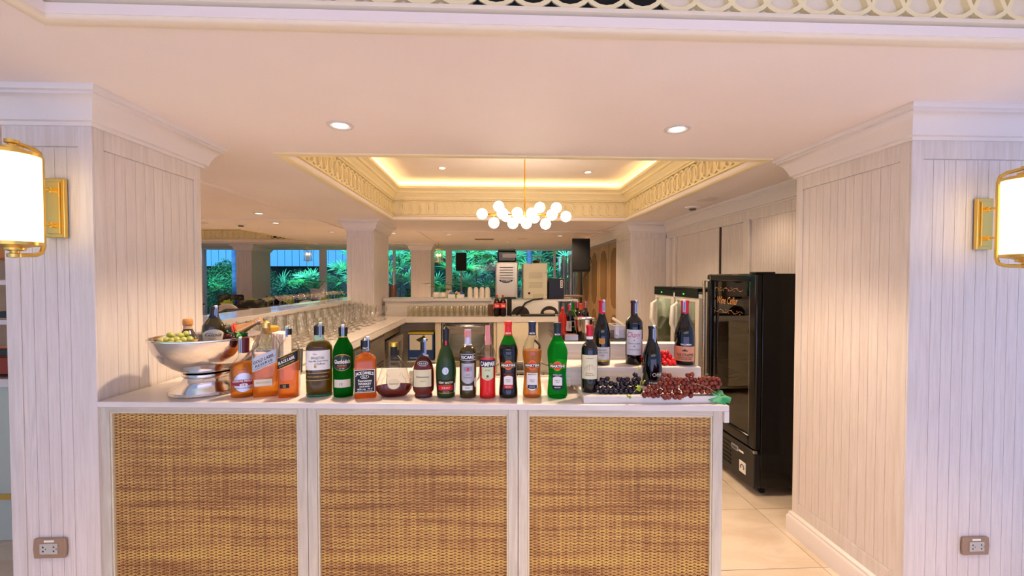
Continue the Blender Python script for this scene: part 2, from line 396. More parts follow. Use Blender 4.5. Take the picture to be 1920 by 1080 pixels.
# right wall with its sliding panels
wr = struct('wall_right_side', B().box(2.37, 2.5, 2.59, 5.7, 0, ZC), M_ASH2)
part('crown_moulding', crown([(2.35, 5.7), (2.35, 2.6)], False), M_PAINT, wr)
part('header_rail', B().box(2.345, 2.37, 2.59, 5.7, 2.13, 2.23), M_ASH2, wr)
for (ya, yb, dx, nm) in ((2.6, 3.80, .0, 'fixed_panel'), (3.90, 4.34, .014, 'sliding_panel'), (4.37, 5.38, .006, 'sliding_panel')):
    q = B(); n = round((yb - ya) / .035); w = (yb - ya) / n
    for k in range(n): q.box(2.352 + dx, 2.37, ya + k * w + .001, ya + (k + 1) * w - .001, .02, 2.13)
    part(nm, q, M_ASH, wr, kind='stuff')
part('pilaster', B().box(2.33, 2.37, 3.80, 3.90, 0, 2.14), M_ASH2, wr, bevel=.004)
part('panel_edge', B().box(2.348, 2.372, 4.342, 4.352, 0, 2.13), P('dark_edge', '#4a3a30', .5), wr)
part('door_jamb', B().box(2.335, 2.37, 5.40, 5.46, 0, 2.14), M_PAINT, wr, bevel=.004)
part('door_jamb', B().box(2.335, 2.37, 5.60, 5.69, 0, 2.14), M_PAINT, wr, bevel=.004)
hr = thing('handrail', 'short pale tubular rail on the right wall beside the far pillar', 'handrail', (1.84, 5.9, 1.0))
part('rail_tube', B().tube([(1.79, 5.62, .93), (1.79, 6.3, 1.0)], .022, 10), M_WHITEP, hr)
part('bracket', B().tube([(1.79, 5.9, .955), (1.84, 5.9, .955)], .01, 8), M_STEEL, hr)
# wood doors with shaped rattan panels beyond the far right pillar
M_DOORW = noise_mat('pale_oak', '#b08d62', '#94714a', .45, (20, 20, 1), 2, 4, .1, 1)
M_RATP = noise_mat('rattan_inlay', '#8a6436', '#6d4b26', .6, (40, 40, 60), 4, 2, .2)
dr = struct('wall_right_far', B().box(1.96, 2.3, 6.38, 9.75, 0, ZC), M_ASH2)
part('crown_moulding', crown([(1.93, 9.75), (1.93, 6.38)], False), M_PAINT, dr)
def shape8(cy_, hw, z0, z1):
    c = .05
    pts = []
    for sx, z, sgn in ((-1, z0, 1), (1, z0, 1), (1, z1, -1), (-1, z1, -1)):
        e = [(cy_ + sx * hw, z + sgn * .16), (cy_ + sx * hw * .8, z + sgn * .13), (cy_ + sx * hw * .72, z + sgn * .05), (cy_ + sx * hw * .35, z + sgn * .02), (cy_ + sx * hw * .3, z)]
        pts += e if (sx, sgn) in ((-1, 1), (1, -1)) else e[::-1]
    return pts
for k, (ya, yb) in enumerate(((6.40, 7.05), (7.07, 7.72), (7.74, 8.4), (8.42, 9.08), (9.1, 9.74))):
    d = part('door_leaf', B().box(1.925, 1.96, ya, yb, .02, 2.18), M_DOORW, dr, bevel=.003)
    for (za, zb) in ((.15, 1.02), (1.12, 2.08)):
        part('rattan_inlay', B().prism(shape8((ya + yb) / 2, .2, za, zb), 1.918, 1.93, 'x'), M_RATP, d)
# folding screens of white wood at the far right corner
for k in range(4):
    y = 10.62 + k * .34; x = 1.93 - (k % 2) * .12
    sc_ = thing('folding_screen', ['white folding screen leaf with brown shaped inlays, nearest of four by the far window', 'second white folding screen leaf from the window gap', 'third white folding screen leaf from the window gap', 'farthest white folding screen leaf against the back window'][k], 'screen', (x, y, 0), 'white folding screen leaves')
    part('screen_board', B().box(x, x + .03, y, y + .33, 0, 2.2), M_PAINT, sc_)
    part('screen_inlay', B().prism(shape8(y + .165, .1, 1.0, 2.1), x - .008, x + .004, 'x'), P('grey_inlay', '#8e8598', .6), sc_)
# window walls (floor-to-ceiling glazing at the back, far right and left)
YW = 11.1
wb = struct('window_1', B().box(-9.4, 2.1, YW, YW + .06, 0, .08), M_PAINT)
part('head_rail', B().box(-9.4, 2.1, YW, YW + .06, ZC - .03, ZC + .02), M_PAINT, wb)
for x in (-7.3, -6.45, -4.35, -2.55, -1.15, .3, 1.6):
    wd = .16 if x in (-4.35, -1.15) else .05
    part('mullion', B().box(x - wd / 2, x + wd / 2, YW - .02, YW + .08, 0, ZC), M_PAINT, wb, bevel=.004)
xs = [-9.4, -7.3, -6.45, -4.35, -2.55, -1.15, .3, 1.6]
for a, b_ in zip(xs, xs[1:]): part('pane', B().box(a + .03, b_ - .03, YW + .025, YW + .031, .08, ZC - .03), M_PANE, wb)
w2 = struct('window_2', B().box(1.96, 2.0, 9.76, 10.6, 0, .1), M_PAINT)
part('pane', B().box(1.975, 1.98, 9.8, 10.58, .1, ZC - .03), M_PANE, w2)
part('head_rail', B().box(1.96, 2.0, 9.76, 10.6, ZC - .06, ZC), M_PAINT, w2)
struct('wall_left_side', B().box(-9.5, -9.4, -2.4, 11.2, 0, ZC), M_PAINT)
struct('wall_far_right_corner', B().box(2.1, 2.3, 10.62, 12.2, 0, ZC), M_PAINT)

# ================================================================== BAR COUNTER
RZC = R(-3.79)
ct = thing('bar_counter', 'front bar counter faced with three woven rattan panels in pale frames', 'bar counter', (-1.642, 1.829, 0), rz=RZC)
CW = 2.572; ZT = 1.09
M_FRAME = noise_mat('pale_limed_frame', '#cbc5b7', '#b9b2a4', .45, (2, 20, 20), 2.5, 4, .15, .8)
M_FRAMEV = noise_mat('pale_limed_frame_upright', '#cbc5b7', '#bbb4a6', .45, (20, 20, 2), 2.5, 4, .15, .8)
part('counter_top', B().box(0, CW + .02, 0, .235, ZT - .024, ZT), M_SLAB, ct, local=True, bevel=.003)
part('side_apron', B().box(CW + .0, CW + .02, .0, .235, ZT - .07, ZT - .024), M_SLAB, ct, local=True, bevel=.002)
part('carcass', B().box(.0, CW - .004, .06, .232, .02, ZT - .025), M_FRAME, ct, local=True)
# rattan weave: strand ribbons going over and under upright stakes
def rattan_weave(w, z0, z1):
    b = B(); px_, pz = .0172, .0062; n = int(w / px_); px_ = w / n; rows = int((z1 - z0) / pz)
    for r in range(rows):
        z = z0 + (r + .5) * pz; vs = []; fs = []; sg = 1 if r % 2 else -1; jz = U(-.0004, .0004)
        for k in range(2 * n + 1):
            x = k * px_ / 2; y = -.0026 * sg * math.sin(k * math.pi / 2 + math.pi / 4 * 0 + (0)) if k % 2 else 0
            if k % 2: y = -.0026 * sg * (1 if (k // 2) % 2 else -1)
            vs += [(x, y - .0003, z - pz * .46 + jz), (x, y, z + jz), (x, y - .0003, z + pz * .46 + jz)] if 0 else [(x, y, z - pz * .44 + jz), (x, y, z + pz * .44 + jz)]
        for k in range(2 * n): a = k * 2; fs.append((a, a + 2, a + 3, a + 1))
        b.add(vs, fs)
    return b
def mat_rattan():
    m = P('rattan_strand', '#b98a4a', .48); N, L, b = nodes(m)
    tc = N.new('ShaderNodeTexCoord')
    cols = []
    for sc, s in (((3, 1, 160), 1.0), ((60, 1, 3), 1.0), ((1.2, 1, 20), 1.0)):
        mp = N.new('ShaderNodeMapping'); mp.inputs['Scale'].default_value = sc; nz = N.new('ShaderNodeTexNoise'); nz.inputs['Scale'].default_value = s; nz.inputs['Detail'].default_value = 3
        L.new(tc.outputs['Object'], mp.inputs[0]); L.new(mp.outputs[0], nz.inputs['Vector']); cols.append(nz)
    a = N.new('ShaderNodeMath'); a.operation = 'ADD'; L.new(cols[0].outputs[0], a.inputs[0]); L.new(cols[2].outputs[0], a.inputs[1])
    a2 = N.new('ShaderNodeMath'); a2.operation = 'MULTIPLY_ADD'; a2.inputs[1].default_value = .6; L.new(cols[1].outputs[0], a2.inputs[0]); L.new(a.outputs[0], a2.inputs[2])
    cr = N.new('ShaderNodeValToRGB'); e = cr.color_ramp.elements
    e[0].position = .42; e[0].color = lin('#98693f'); e[1].position = .60; e[1].color = lin('#d8b25c')
    k = e.new(.5); k.color = lin('#c29458')
    dv = N.new('ShaderNodeMath'); dv.operation = 'DIVIDE'; dv.inputs[1].default_value = 2.6; L.new(a2.outputs[0], dv.inputs[0]); L.new(dv.outputs[0], cr.inputs[0])
    L.new(cr.outputs[0], b.inputs['Base Color']); return m
M_RAT = mat_rattan(); M_STAKE = P('rattan_stake', '#8a6232', .6); M_RBACK = P('rattan_backing', '#3c2616', .9)
z0r, z1r = .12, 1.043
PW = [(0.0, .873), (.875, 1.744), (1.746, CW)]
weave_me = None
for k, (a, b_) in enumerate(PW):
    st = .039; ra, rb = a + st, b_ - st; wd = rb - ra
    for q0 in (a, b_ - st): part('panel_stile', B().box(q0, q0 + st, .0, .03, .02, ZT - .026), M_FRAMEV, ct, local=True, bevel=.0015).location = (0, .012, 0)
    for q0, q1 in ((z1r, ZT - .026), (.02, z0r)): part('panel_rail', B().box(ra, rb, .0, .03, q0, q1), M_FRAME, ct, local=True, bevel=.0015).location = (0, .012, 0)
    bd = B(); t_ = .007
    bd.box(ra, ra + t_, .004, .02, z0r, z1r).box(rb - t_, rb, .004, .02, z0r, z1r).box(ra + t_, rb - t_, .004, .02, z1r - t_, z1r).box(ra + t_, rb - t_, .004, .02, z0r, z0r + t_)
    part('bead_moulding', bd, P('cream_bead', '#d6ccb0', .5), ct, local=True, bevel=.002).location = (0, .012, 0)
    rp = part('rattan_panel', B().box(ra, rb, .034, .04, z0r, z1r), M_RBACK, ct, local=True, label='woven golden brown rattan panel')
    if weave_me is None:
        wd0 = wd - .01
        weave_me = rattan_weave(wd - .01, z0r + .004, z1r - .004).mesh('rattan_weave', M_RAT)
        sb = B(); n = int((wd - .01) / .0172); w_ = (wd - .01) / n
        for q in range(n): sb.box((q + .5) * w_ - .0016, (q + .5) * w_ + .0016, -.0012, .0012, z0r, z1r)
        stake_me = sb.mesh('rattan_stake', M_STAKE)
    o = link('rattan_weave', weave_me, rp); o.location = (ra + .005, .0275, 0); o.scale.x = (wd - .01) / wd0; o['kind'] = 'stuff'
    o = link('rattan_stake', stake_me, rp); o.location = (ra + .005, .0275, 0); o.scale.x = (wd - .01) / wd0; o['kind'] = 'stuff'

# rear worktop: behind the front slab, up the left arm and along the back (one continuous surface)
def cpt(x, y):
    v = Matrix.Rotation(RZC, 2) @ Vector((x, y)); return (v.x - 1.642, v.y + 1.829)
XI, YB = -1.155, 5.68
poly = [(-1.635, 2.068), cpt(0, .237), cpt(1.5, .237), (-.08, 2.20), (-.08, 2.46), (-1.09, 2.46), (XI, 2.56), (XI, YB), (.87, YB), (.87, 5.98), (-1.54, 5.98), (-1.54, 5.59), (-1.84, 5.59), (-1.84, 2.49), (-1.635, 2.49)]
poly = [p for i, p in enumerate(poly) if i != 0]
wt = thing('worktop', 'continuous white worktop running from the front counter up the left arm and along the back', 'worktop', (-1.155, 2.46, 0))
part('worktop_slab', B().prism(poly, ZT - .022, ZT - .002), M_SLAB, wt, bevel=.002)
ap = B().box(XI - .02, XI, 2.58, YB, ZT - .075, ZT - .022).box(XI - .02, .87, YB, YB + .02, ZT - .075, ZT - .022).box(-1.09, -.08, 2.44, 2.46, ZT - .06, ZT - .022)
part('worktop_apron', ap, M_SLAB, wt, bevel=.002)
p2 = [cpt(1.52, .237), cpt(2.0, .237), (.41, 2.2), (-.07, 2.2)]
part('sink_surround', B().prism(p2, ZT - .022, ZT - .002), M_SLAB, wt, bevel=.002)
part('raised_lip', B().box(-.07, .41, 2.19, 2.2, ZT - .05, ZT + .006), M_SLAB, wt)
# raised ledge (service bar) on its low wall
lg = thing('service_ledge', 'raised white serving ledge running round the left and back of the bar', 'bar ledge', (-2.0, 5.5, 0))
lp = [(-2.21, 2.47), (-1.82, 2.47), (-1.82, 5.58), (-1.9, 5.58), (-1.9, 6.4), (-1.535, 6.4), (-1.535, 5.96), (.86, 5.96), (.86, 6.45), (-2.21, 6.45)]
lp = [(-2.21, 2.47), (-1.82, 2.47), (-1.82, 5.58), (-1.91, 5.58), (-1.91, 6.45), (-2.21, 6.45)]
part('ledge_slab', B().prism(lp, 1.28, 1.32), P('polished_ledge', '#d9d0ca', .07), lg, bevel=.003)
part('ledge_slab', B().box(-1.52, -.03, 5.96, 6.42, 1.28, 1.32), M_SLAB, lg, bevel=.003)
part('ledge_wall', B().box(-2.1, -1.85, 2.5, 5.55, .02, 1.28), M_ASHX, lg)
part('ledge_wall', B().box(-1.5, -.03, 5.99, 6.3, .02, 1.28), M_ASHX, lg)
part('ledge_wall', B().box(-.03, .88, 6.0, 6.45, .02, 1.275), M_WHITEP, lg)
part('machine_shelf', B().box(-.03, 1.2, 6.0, 6.6, 1.275, 1.30), M_SLAB, lg)

# ------------------------------------------------------------------ under the worktop
M_CAB = noise_mat('cabinet_wood', '#d9cbb2', '#c8b89d', .45, (20, 20, 2), 2, 4, .1)
sc = thing('steel_cabinet', 'long brushed steel cabinet under the left arm of the worktop with slanted vent slots', 'cabinet', (-1.5, 3.7, 0))
part('cabinet_body', B().box(-1.8, -1.2, 2.7, 4.7, .05, 1.0), M_STEEL, sc, bevel=.004)
for k, (a, b_) in enumerate(((2.72, 3.68), (3.70, 4.68))):
    d = part('cabinet_door', B().box(-1.2, -1.18, a, b_, .1, .98), M_STEEL, sc, bevel=.004)
for k in range(7): part('vent_slat', B().prism([(-1.18, .50 + k * .035), (-1.172, .505 + k * .035), (-1.172, .513 + k * .035), (-1.18, .52 + k * .035)], 4.1, 4.6, 'y') , P('vent_dark', '#2b2723', .5, .5), sc)
for k in range(4): part('cabinet_foot', B().lathe([(0, 0), (.02, 0), (.02, .05), (0, .05)], 12, (-1.3 - .4 * (k % 2), 2.8 + 1.8 * (k // 2), 0)), M_STEEL, sc)
gf = thing('glass_door_cooler', 'low steel cooler with a glass door at the corner under the left worktop arm', 'cooler', (-1.5, 5.1, 0))
gb_ = B().box(-1.8, -1.78, 4.74, 5.56, .05, 1.0).box(-1.78, -1.2, 4.74, 4.76, .05, 1.0).box(-1.78, -1.2, 5.54, 5.56, .05, 1.0).box(-1.78, -1.2, 4.76, 5.54, .05, .08).box(-1.78, -1.2, 4.76, 5.54, .92, 1.0)
part('cooler_body', gb_, M_STEEL, gf, bevel=.003)
dd = part('cooler_door_frame', B().box(-1.2, -1.16, 4.78, 4.85, .1, .9).box(-1.2, -1.16, 5.45, 5.52, .1, .9).box(-1.2, -1.16, 4.85, 5.45, .82, .9).box(-1.2, -1.16, 4.85, 5.45, .1, .18), M_STEEL, gf, bevel=.003)
part('pane', B().box(-1.182, -1.178, 4.85, 5.45, .18, .82), M_GLASS, dd)
part('cooler_shelf', B().box(-1.75, -1.22, 4.78, 5.52, .45, .46), M_STEEL, gf)
for k in range(3):
    one('carton', B().box(-1.62, -1.3, 4.84 + k * .22, 5.02 + k * .22, .461, .72 - .02 * k), [M_LAB, P('yellow_card', '#c9b445', .6), M_LAB][k],
        ['pale carton nearest the front inside the glass-door corner cooler', 'yellow carton in the middle inside the glass-door corner cooler', 'pale carton at the back inside the glass-door corner cooler'][k], 'box', bevel=.004)
bc = thing('back_cabinet', 'pale wood cabinet carcass under the back worktop with a dark open bay', 'cabinet', (-.1, 5.9, 0))
part('back_board', B().box(-1.15, -.775, 6.15, 6.17, .0, 1.0), M_CAB, bc)
for xa, xb in ((-.775, -.70), (.0, .04), (.85, .87)): part('upright_panel', B().box(xa, xb, 5.705, 6.17, 0, 1.063), M_CAB, bc)
part('bay_shade_lining', B().box(-1.15, -.776, 6.12, 6.149, .1, 1.05).box(-1.15, -.776, 5.72, 6.12, .1, .12), M_VOIDSHADE, bc)  # near-black lining colours in the shade of the open bay
part('inner_side', B().box(.42, .445, 5.72, 6.15, .1, 1.06), M_CAB, bc)
part('cabinet_door', B().box(.045, .60, 5.69, 5.705, .12, 1.02), P('cream_laminate', '#e3d6bd', .35), bc, bevel=.003)
part('cabinet_floor', B().box(.04, .85, 5.72, 6.15, .08, .1), M_CAB, bc)
# two branded cartons in the bay
def carton(name, lab, x0, x1, y0, y1, z0, z1, full=True):
    t = thing(name, lab, 'box', ((x0 + x1) / 2, (y0 + y1) / 2, z0))
    part('carton_body', B().box(x0, x1, y0, y1, z0, z1), P('navy_card', '#1f3f78', .5), t, bevel=.003)
    zc = z0 + (z1 - z0) * .38
    part('carton_front_print', B().box(x0 + .02, x1 - .02, y0 - .002, y0, zc, z1 - .03), P('cream_card', '#ded3bf', .6), t)
    part('carton_band', B().box(x0, x1, y0 - .001, y1 + .001, z1 - .02, z1 + .002), P('mustard_card', '#c3a62c', .6), t)
    cx = (x0 + x1) / 2; w = (x1 - x0)
    part('printed_strip', B().box(cx + .02, cx + .055, y0 - .004, y0 - .002, zc + .05, z1 - .03), P('mustard_card', '#c3a62c', .6), t)
    part('printed_emblem', B().prism([(cx - w * .2, (zc + z1) / 2 + .02), (cx + .04, (zc + z1) / 2 - .035), (cx + w * .28, (zc + z1) / 2 + .02), (cx + .04, (zc + z1) / 2 + .075)], y0 - .005, y0 - .003, 'y'), P('olive_ink', '#3b3a22', .6), t)
    part('printed_square', B().box(x1 - .11, x1 - .07, y0 - .003, y0, z0 + .03, z0 + .08), M_LAB, t)
    v, f = text2d('CHILLED', .02); b = B(); b.add([(x0 + .07 + p[0] * .1, y0 - .003, z0 + .035 + p[1] * .014) for p in v], f); part('lettering', b, M_LAB, t, smooth=False)
carton('navy_carton', 'navy and cream carton with a mustard band standing in the dark open bay', -1.14, -.80, 5.74, 6.02, .50, .875)
part('bay_shelf', B().box(-1.15, -.776, 5.72, 6.12, .48, .50), M_CAB, bc)
# steel back-bar fridge with glass door and bottles
fr_ = thing('back_bar_fridge', 'steel back-bar fridge with a glass door under the back worktop', 'fridge', (-.35, 5.95, 0))
fb = B().box(-.69, -.67, 5.72, 6.13, .05, 1.04).box(-.03, -.01, 5.72, 6.13, .05, 1.04).box(-.67, -.03, 6.11, 6.13, .05, 1.04).box(-.67, -.03, 5.72, 6.11, .98, 1.04).box(-.67, -.03, 5.72, 6.11, .05, .3)
part('fridge_body', fb, M_STEEL, fr_, bevel=.003)
fd = part('fridge_door_frame', B().box(-.66, -.58, 5.685, 5.72, .3, .96).box(-.12, -.04, 5.685, 5.72, .3, .96).box(-.58, -.12, 5.685, 5.72, .86, .96).box(-.58, -.12, 5.685, 5.72, .3, .5), M_STEEL, fr_, bevel=.004)
part('pane', B().box(-.58, -.12, 5.70, 5.705, .5, .86), M_GLASS, fd)
part('door_handle', B().tube([(-.6, 5.68, .9), (-.6, 5.655, .9), (-.6, 5.655, .93), (-.6, 5.68, .93)], .006), M_STEEL, fr_)
part('fridge_shelf', B().box(-.66, -.04, 5.74, 6.1, .55, .56), M_STEEL, fr_)
part('fridge_rail', B().box(-.64, -.06, 5.69, 5.705, .99, 1.0), P('vent_dark', '#2b2723', .5, .5), fr_)
part('fridge_fill_strip', B().box(-.4, -.3, 5.9, 5.93, .965, .975), P('fridge_fill_glow', '#ffffff', .5, emit='#fff3dd', es=12), fr_)  # glow strip added to brighten the fridge interior

# ------------------------------------------------------------------ bottles
def sm(x, a, b): t = max(0, min(1, (x - a) / (b - a))); return t * t * (3 - 2 * t)
def refine(prof):
    # round the outline with two points per corner
    out = [prof[0]]
    for i in range(1, len(prof) - 1):
        a, p, c = [Vector(q) for q in prof[i - 1:i + 2]]
        out += [tuple(p + (a - p) * .25), tuple(p + (c - p) * .25)]
    return out + [prof[-1]]
class Bottle:
    def __init__(s, name, label, cat, px, pyb, hpx, wpx, z, prof, glass, N=2, sy=1, rot=None, group=None, seg=40, tilt=None, loc=None, H=None, RR=None, cap_at=.86, fine=True):
        if loc is None:
            p = at(px, pyb, Z=z); Rr = wpx / 2 * p.y / F_PX
            for _ in range(3): y = p.y + Rr * sy; Rr = wpx / 2 * y / F_PX; 
            q = at(px, 500, Y=y); s.loc = Vector((q.x, y, z)); s.R = Rr; s.H = hpx * y / F_PX
        else: s.loc = Vector(loc); s.R = RR; s.H = H
        s.N = N; s.sy = sy; s.seg = seg; s.prof = [(r * s.R, q * s.H) for r, q in (refine(prof) if fine else prof)]
        s.o = thing(name, label, cat, s.loc, group, rz=(math.atan2(-s.loc.x, s.loc.y) * .9 if rot is None else R(rot)))
        s.glass = glass
        s.cz = cap_at * s.H
        body = s.cut(0, s.cz)
        s.body = part('bottle_glass', s.lathe(body), glass, s.o, local=True, ang=50)
    def rad(s, z):
        p = s.prof
        for i in range(len(p) - 1):
            if p[i][1] <= z <= p[i + 1][1] and p[i + 1][1] > p[i][1]:
                t = (z - p[i][1]) / (p[i + 1][1] - p[i][1]); return p[i][0] + (p[i + 1][0] - p[i][0]) * t
        return p[-2][0]
    def cut(s, z0, z1):
        out = [(s.rad(z0), z0)] if z0 > 0 else []
        out += [q for q in s.prof if z0 < q[1] < z1 or (z0 == 0 and q[1] <= 0)]
        if z1 >= s.H: out.append(s.prof[-1])
        else: out.append((s.rad(z1), z1))
        return out
    def sec(s, a, r):
        n = 2 + (s.N - 2) * sm(r / s.R, .45, .9)
        if n < 2.05: return 1
        return (abs(math.cos(a)) ** n + abs(math.sin(a)) ** n) ** (-1 / n)
    def lathe(s, prof, off=0): return B().lathe([(max(0, r + off), z) for r, z in prof], s.seg, sec=s.sec, sy=s.sy)
    def cap(s, z0, z1, mat, off=.0006, name='cap', label=None):
        pr = s.cut(z0 * s.H, z1 * s.H); pr = [(r + off, z) for r, z in pr]
        if pr[-1][0] > .001: pr.append((0, pr[-1][1] + .0003))
        if z0 > 0: pr = [(max(0, pr[0][0] - .003), pr[0][1])] + pr
        return part(name, B().lathe(pr, 24, sec=s.sec, sy=s.sy if s.sy > .9 else 1), mat, s.o, local=True)
    def liquid(s, lev, mat, inset=.0022):
        pr = s.cut(.012 * s.H, lev * s.H); pr = [(max(.001, r - inset), z) for r, z in pr]
        part('liquid', B().lathe([(0, pr[0][1])] + pr + [(0, pr[-1][1])], s.seg, sec=s.sec, sy=s.sy), mat, s.o, local=True, ang=50)
    def pos(s, u, z, off):
        r = s.rad(z)
        if s.N > 2.5:
            x = max(-r * .97, min(r * .97, u)); n = 2 + (s.N - 2) * sm(r / s.R, .45, .9)
            y = r * (1 - (abs(x) / r) ** n) ** (1 / n); return Vector((x, -y * s.sy - off, z))
        a = u / max(r, .001) if s.sy > .85 else None
        if a is None:
            x = max(-r * .98, min(r * .98, u)); return Vector((x, -math.sqrt(max(0, r * r - x * x)) * s.sy - off, z))
        return Vector((math.sin(a) * (r + off), -math.cos(a) * (r + off) * s.sy, z))
    def label(s, u0, u1, z0, z1, mat, shape='rect', shear=0, off=.0006, name='label', label=None, parent=None, nz=5):
        # u in bottle radii, z in fractions of the height
        b = B(); n = 18; u0 *= s.R; u1 *= s.R; z0 *= s.H; z1 *= s.H; vs = []; fs = []
        for i in range(n + 1):
            t = -1 + 2 * i / n; u = (u0 + u1) / 2 + t * (u1 - u0) / 2; lo, hi = z0, z1; zm = (z0 + z1) / 2; hh = (z1 - z0) / 2
            if shape == 'ell': k = math.sqrt(max(0, 1 - t * t)); lo, hi = zm - hh * k, zm + hh * k
            if shape == 'arch': hi = z1 - hh * .35 * t * t; lo = z0
            if shape == 'shield': lo = z0 + hh * .35 * t * t; hi = z1
            if shape == 'both': lo = z0 + hh * .4 * t * t; hi = z1 - hh * .4 * t * t
            sh = shear * u
            for j in range(nz + 1): vs.append(s.pos(u, lo + (hi - lo) * j / nz + sh, off))
        for i in range(n):
            for j in range(nz): a = i * (nz + 1) + j; fs.append((a, a + nz + 1, a + nz + 2, a + 1))
        b.add(vs, fs); return part(name, b, mat, parent or s.o, local=True, label=label)
    def text(s, t, u, z, w, h, mat, bold=.01, shear=0, slope=0, off=.0011, parent=None, arc=0, name='lettering'):
        v, f = text2d(t, bold, shear); b = B()
        b.add([s.pos((u + p[0] * w) * s.R, (z + p[1] * h) * s.H + slope * (u + p[0] * w) * s.R + arc * s.H * (1 - 4 * p[0] * p[0]), off) for p in v], f)
        return part(name, b, mat, parent or s.o, local=True, smooth=False)
    def seal(s, side=1, z0=.88, z1=1.0, mat=None, u=None):
        # paper duty strip folded over the cap, standing off at one side
        r = s.rad(.95 * s.H) + .001; w = .0055; x = side * r * .55 if u is None else u * r; yy = -math.sqrt(max(0, r * r - x * x)) - .0015
        b = B(); b.box(x - w, x + w, yy - .0006, yy, z0 * s.H, s.H + .001); b.box(x - w, x + w, yy, r, s.H + .0005, s.H + .0013)
        p = part('duty_strip', b, mat or P('duty_paper', '#c9d2e2', .6), s.o, local=True)
        part('strip_print', B().box(x - w * .6, x + w * .6, yy - .001, yy - .0006, (z0 + .01) * s.H, s.H * .975), P('duty_blue', '#6b82b8', .6), p, local=True)

BORD = [(0, 0), (.86, 0), (1, .02), (1, .62), (.95, .675), (.70, .72), (.44, .755), (.38, .79), (.37, .95), (.42, .955), (.42, .985), (.37, 1), (0, 1)]
BURG = [(0, 0), (.86, 0), (1, .02), (1, .40), (.96, .5), (.80, .60), (.56, .70), (.41, .77), (.36, .84), (.36, .95), (.41, .955), (.41, .99), (.35, 1), (0, 1)]
CHAMP = [(0, 0), (.86, 0), (.98, .03), (1, .36), (.95, .47), (.76, .6), (.5, .71), (.38, .78), (.31, .87), (.31, .94), (.34, .95), (.34, .99), (.3, 1), (0, 1)]
MART = [(0, 0), (.86, 0), (.98, .02), (.98, .07), (.90, .2), (.86, .3), (.9, .42), (.99, .55), (1, .62), (.88, .68), (.62, .75), (.42, .81), (.35, .84), (.34, .95), (.37, .955), (.37, .99), (.33, 1), (0, 1)]
def tinted(name, tint, ior=1.5, gl=1): return thin_glass(name, tint, ior, .03, gl)
G_GREEN = P('green_bottle_glass', (.02, .42, .06), .05, trans=.8, ior=1.35)
def liq(name, col, body=.3, rough=.08):
    # see-through tinted liquid with some body colour of its own
    if name in MC: return MC[name]
    m = P(name, col, .4, spec=.05); N, L, b = nodes(m); out = N['Material Output']
    t = N.new('ShaderNodeBsdfTransparent'); c_ = lin(col); t.inputs[0].default_value = tuple(v ** .5 for v in c_[:3]) + (1,); mx = N.new('ShaderNodeMixShader'); mx.inputs[0].default_value = body
    tr = N.new('ShaderNodeBsdfTranslucent'); tr.inputs[0].default_value = lin(col); m2 = N.new('ShaderNodeMixShader'); m2.inputs[0].default_value = .5
    L.new(b.outputs[0], m2.inputs[1]); L.new(tr.outputs[0], m2.inputs[2]); L.new(t.outputs[0], mx.inputs[1]); L.new(m2.outputs[0], mx.inputs[2]); L.new(mx.outputs[0], out.inputs[0])
    return m
L_AMBER = liq('amber_whisky', '#f2a020', .4); L_ORANGE = liq('orange_whisky', '#ec8a14', .45); L_COGNAC = liq('cognac', '#6e2014', .5); L_RED = liq('red_bitter', '#e8201c', .5)
L_TAWNY = liq('tawny_vermouth', '#d08a34', .4); L_BROWN = liq('brown_spirit', '#8f5a18', .5)
G_DARK = P('dark_bottle_glass', '#07070a', .05, coat=.3); G_OLIVE = P('frosted_olive_glass', '#1f3a08', .32, coat=.1)
G_DKGREEN = P('dark_green_bottle_glass', '#0c3512', .06, coat=.3); G_OLIVEB = P('olive_brown_glass', '#3d3208', .08, coat=.3)

ZF = ZT
# 1 squat amber whisky with silver crest label
b = Bottle('whisky_bottle', 'squat amber whisky bottle with silver oval label and maroon cap, nearest the silver bowl', 'bottle', 455, 746.5, 107, 44, ZF,
           [(0, 0), (.9, 0), (1, .02), (1, .42), (.97, .5), (.8, .58), (.5, .64), (.4, .69), (.38, .73), (.40, .97), (.40, 1), (0, 1)], M_BGLASS, sy=.85, cap_at=.75)
b.liquid(.57, L_AMBER); b.cap(.74, 1, P('maroon_capsule', '#5a1420', .35, .3)); b.label(-.3, .3, .745, .775, P('maroon_band', '#7a1f2a', .4), off=.0012); b.text('12 YEARS', 0, .76, .5, .018, M_WHITE, off=.0018)
l = b.label(-.72, .72, .10, .42, P('silver_print', '#c3c3cc', .3, .6), 'ell'); l2 = b.label(-.9, .8, .20, .31, P('burgundy_print', '#8f2340', .5), 'both', off=.0012)
b.text('CHIVAS REGAL', -.03, .275, 1.5, .036, M_WHITE, .02, parent=l2, off=.0018, arc=.012)
b.label(-.3, .3, .195, .245, M_WHITE, 'ell', off=.0018, name='age_badge'); b.text('12', 0, .22, .28, .034, P('burgundy_print', '#8f2340', .5), .02, off=.0023)
b.text('BLENDED SCOTCH WHISKY', 0, .165, 1.2, .018, P('burgundy_print', '#8f2340', .5), off=.0012); b.seal(-1, .74, mat=P('duty_green', '#b9c9b8', .6))
SQ = [(0, 0), (.93, 0), (1, .015), (1, .62), (.93, .70), (.62, .78), (.32, .83), (.27, .87), (.27, 1), (0, 1)]
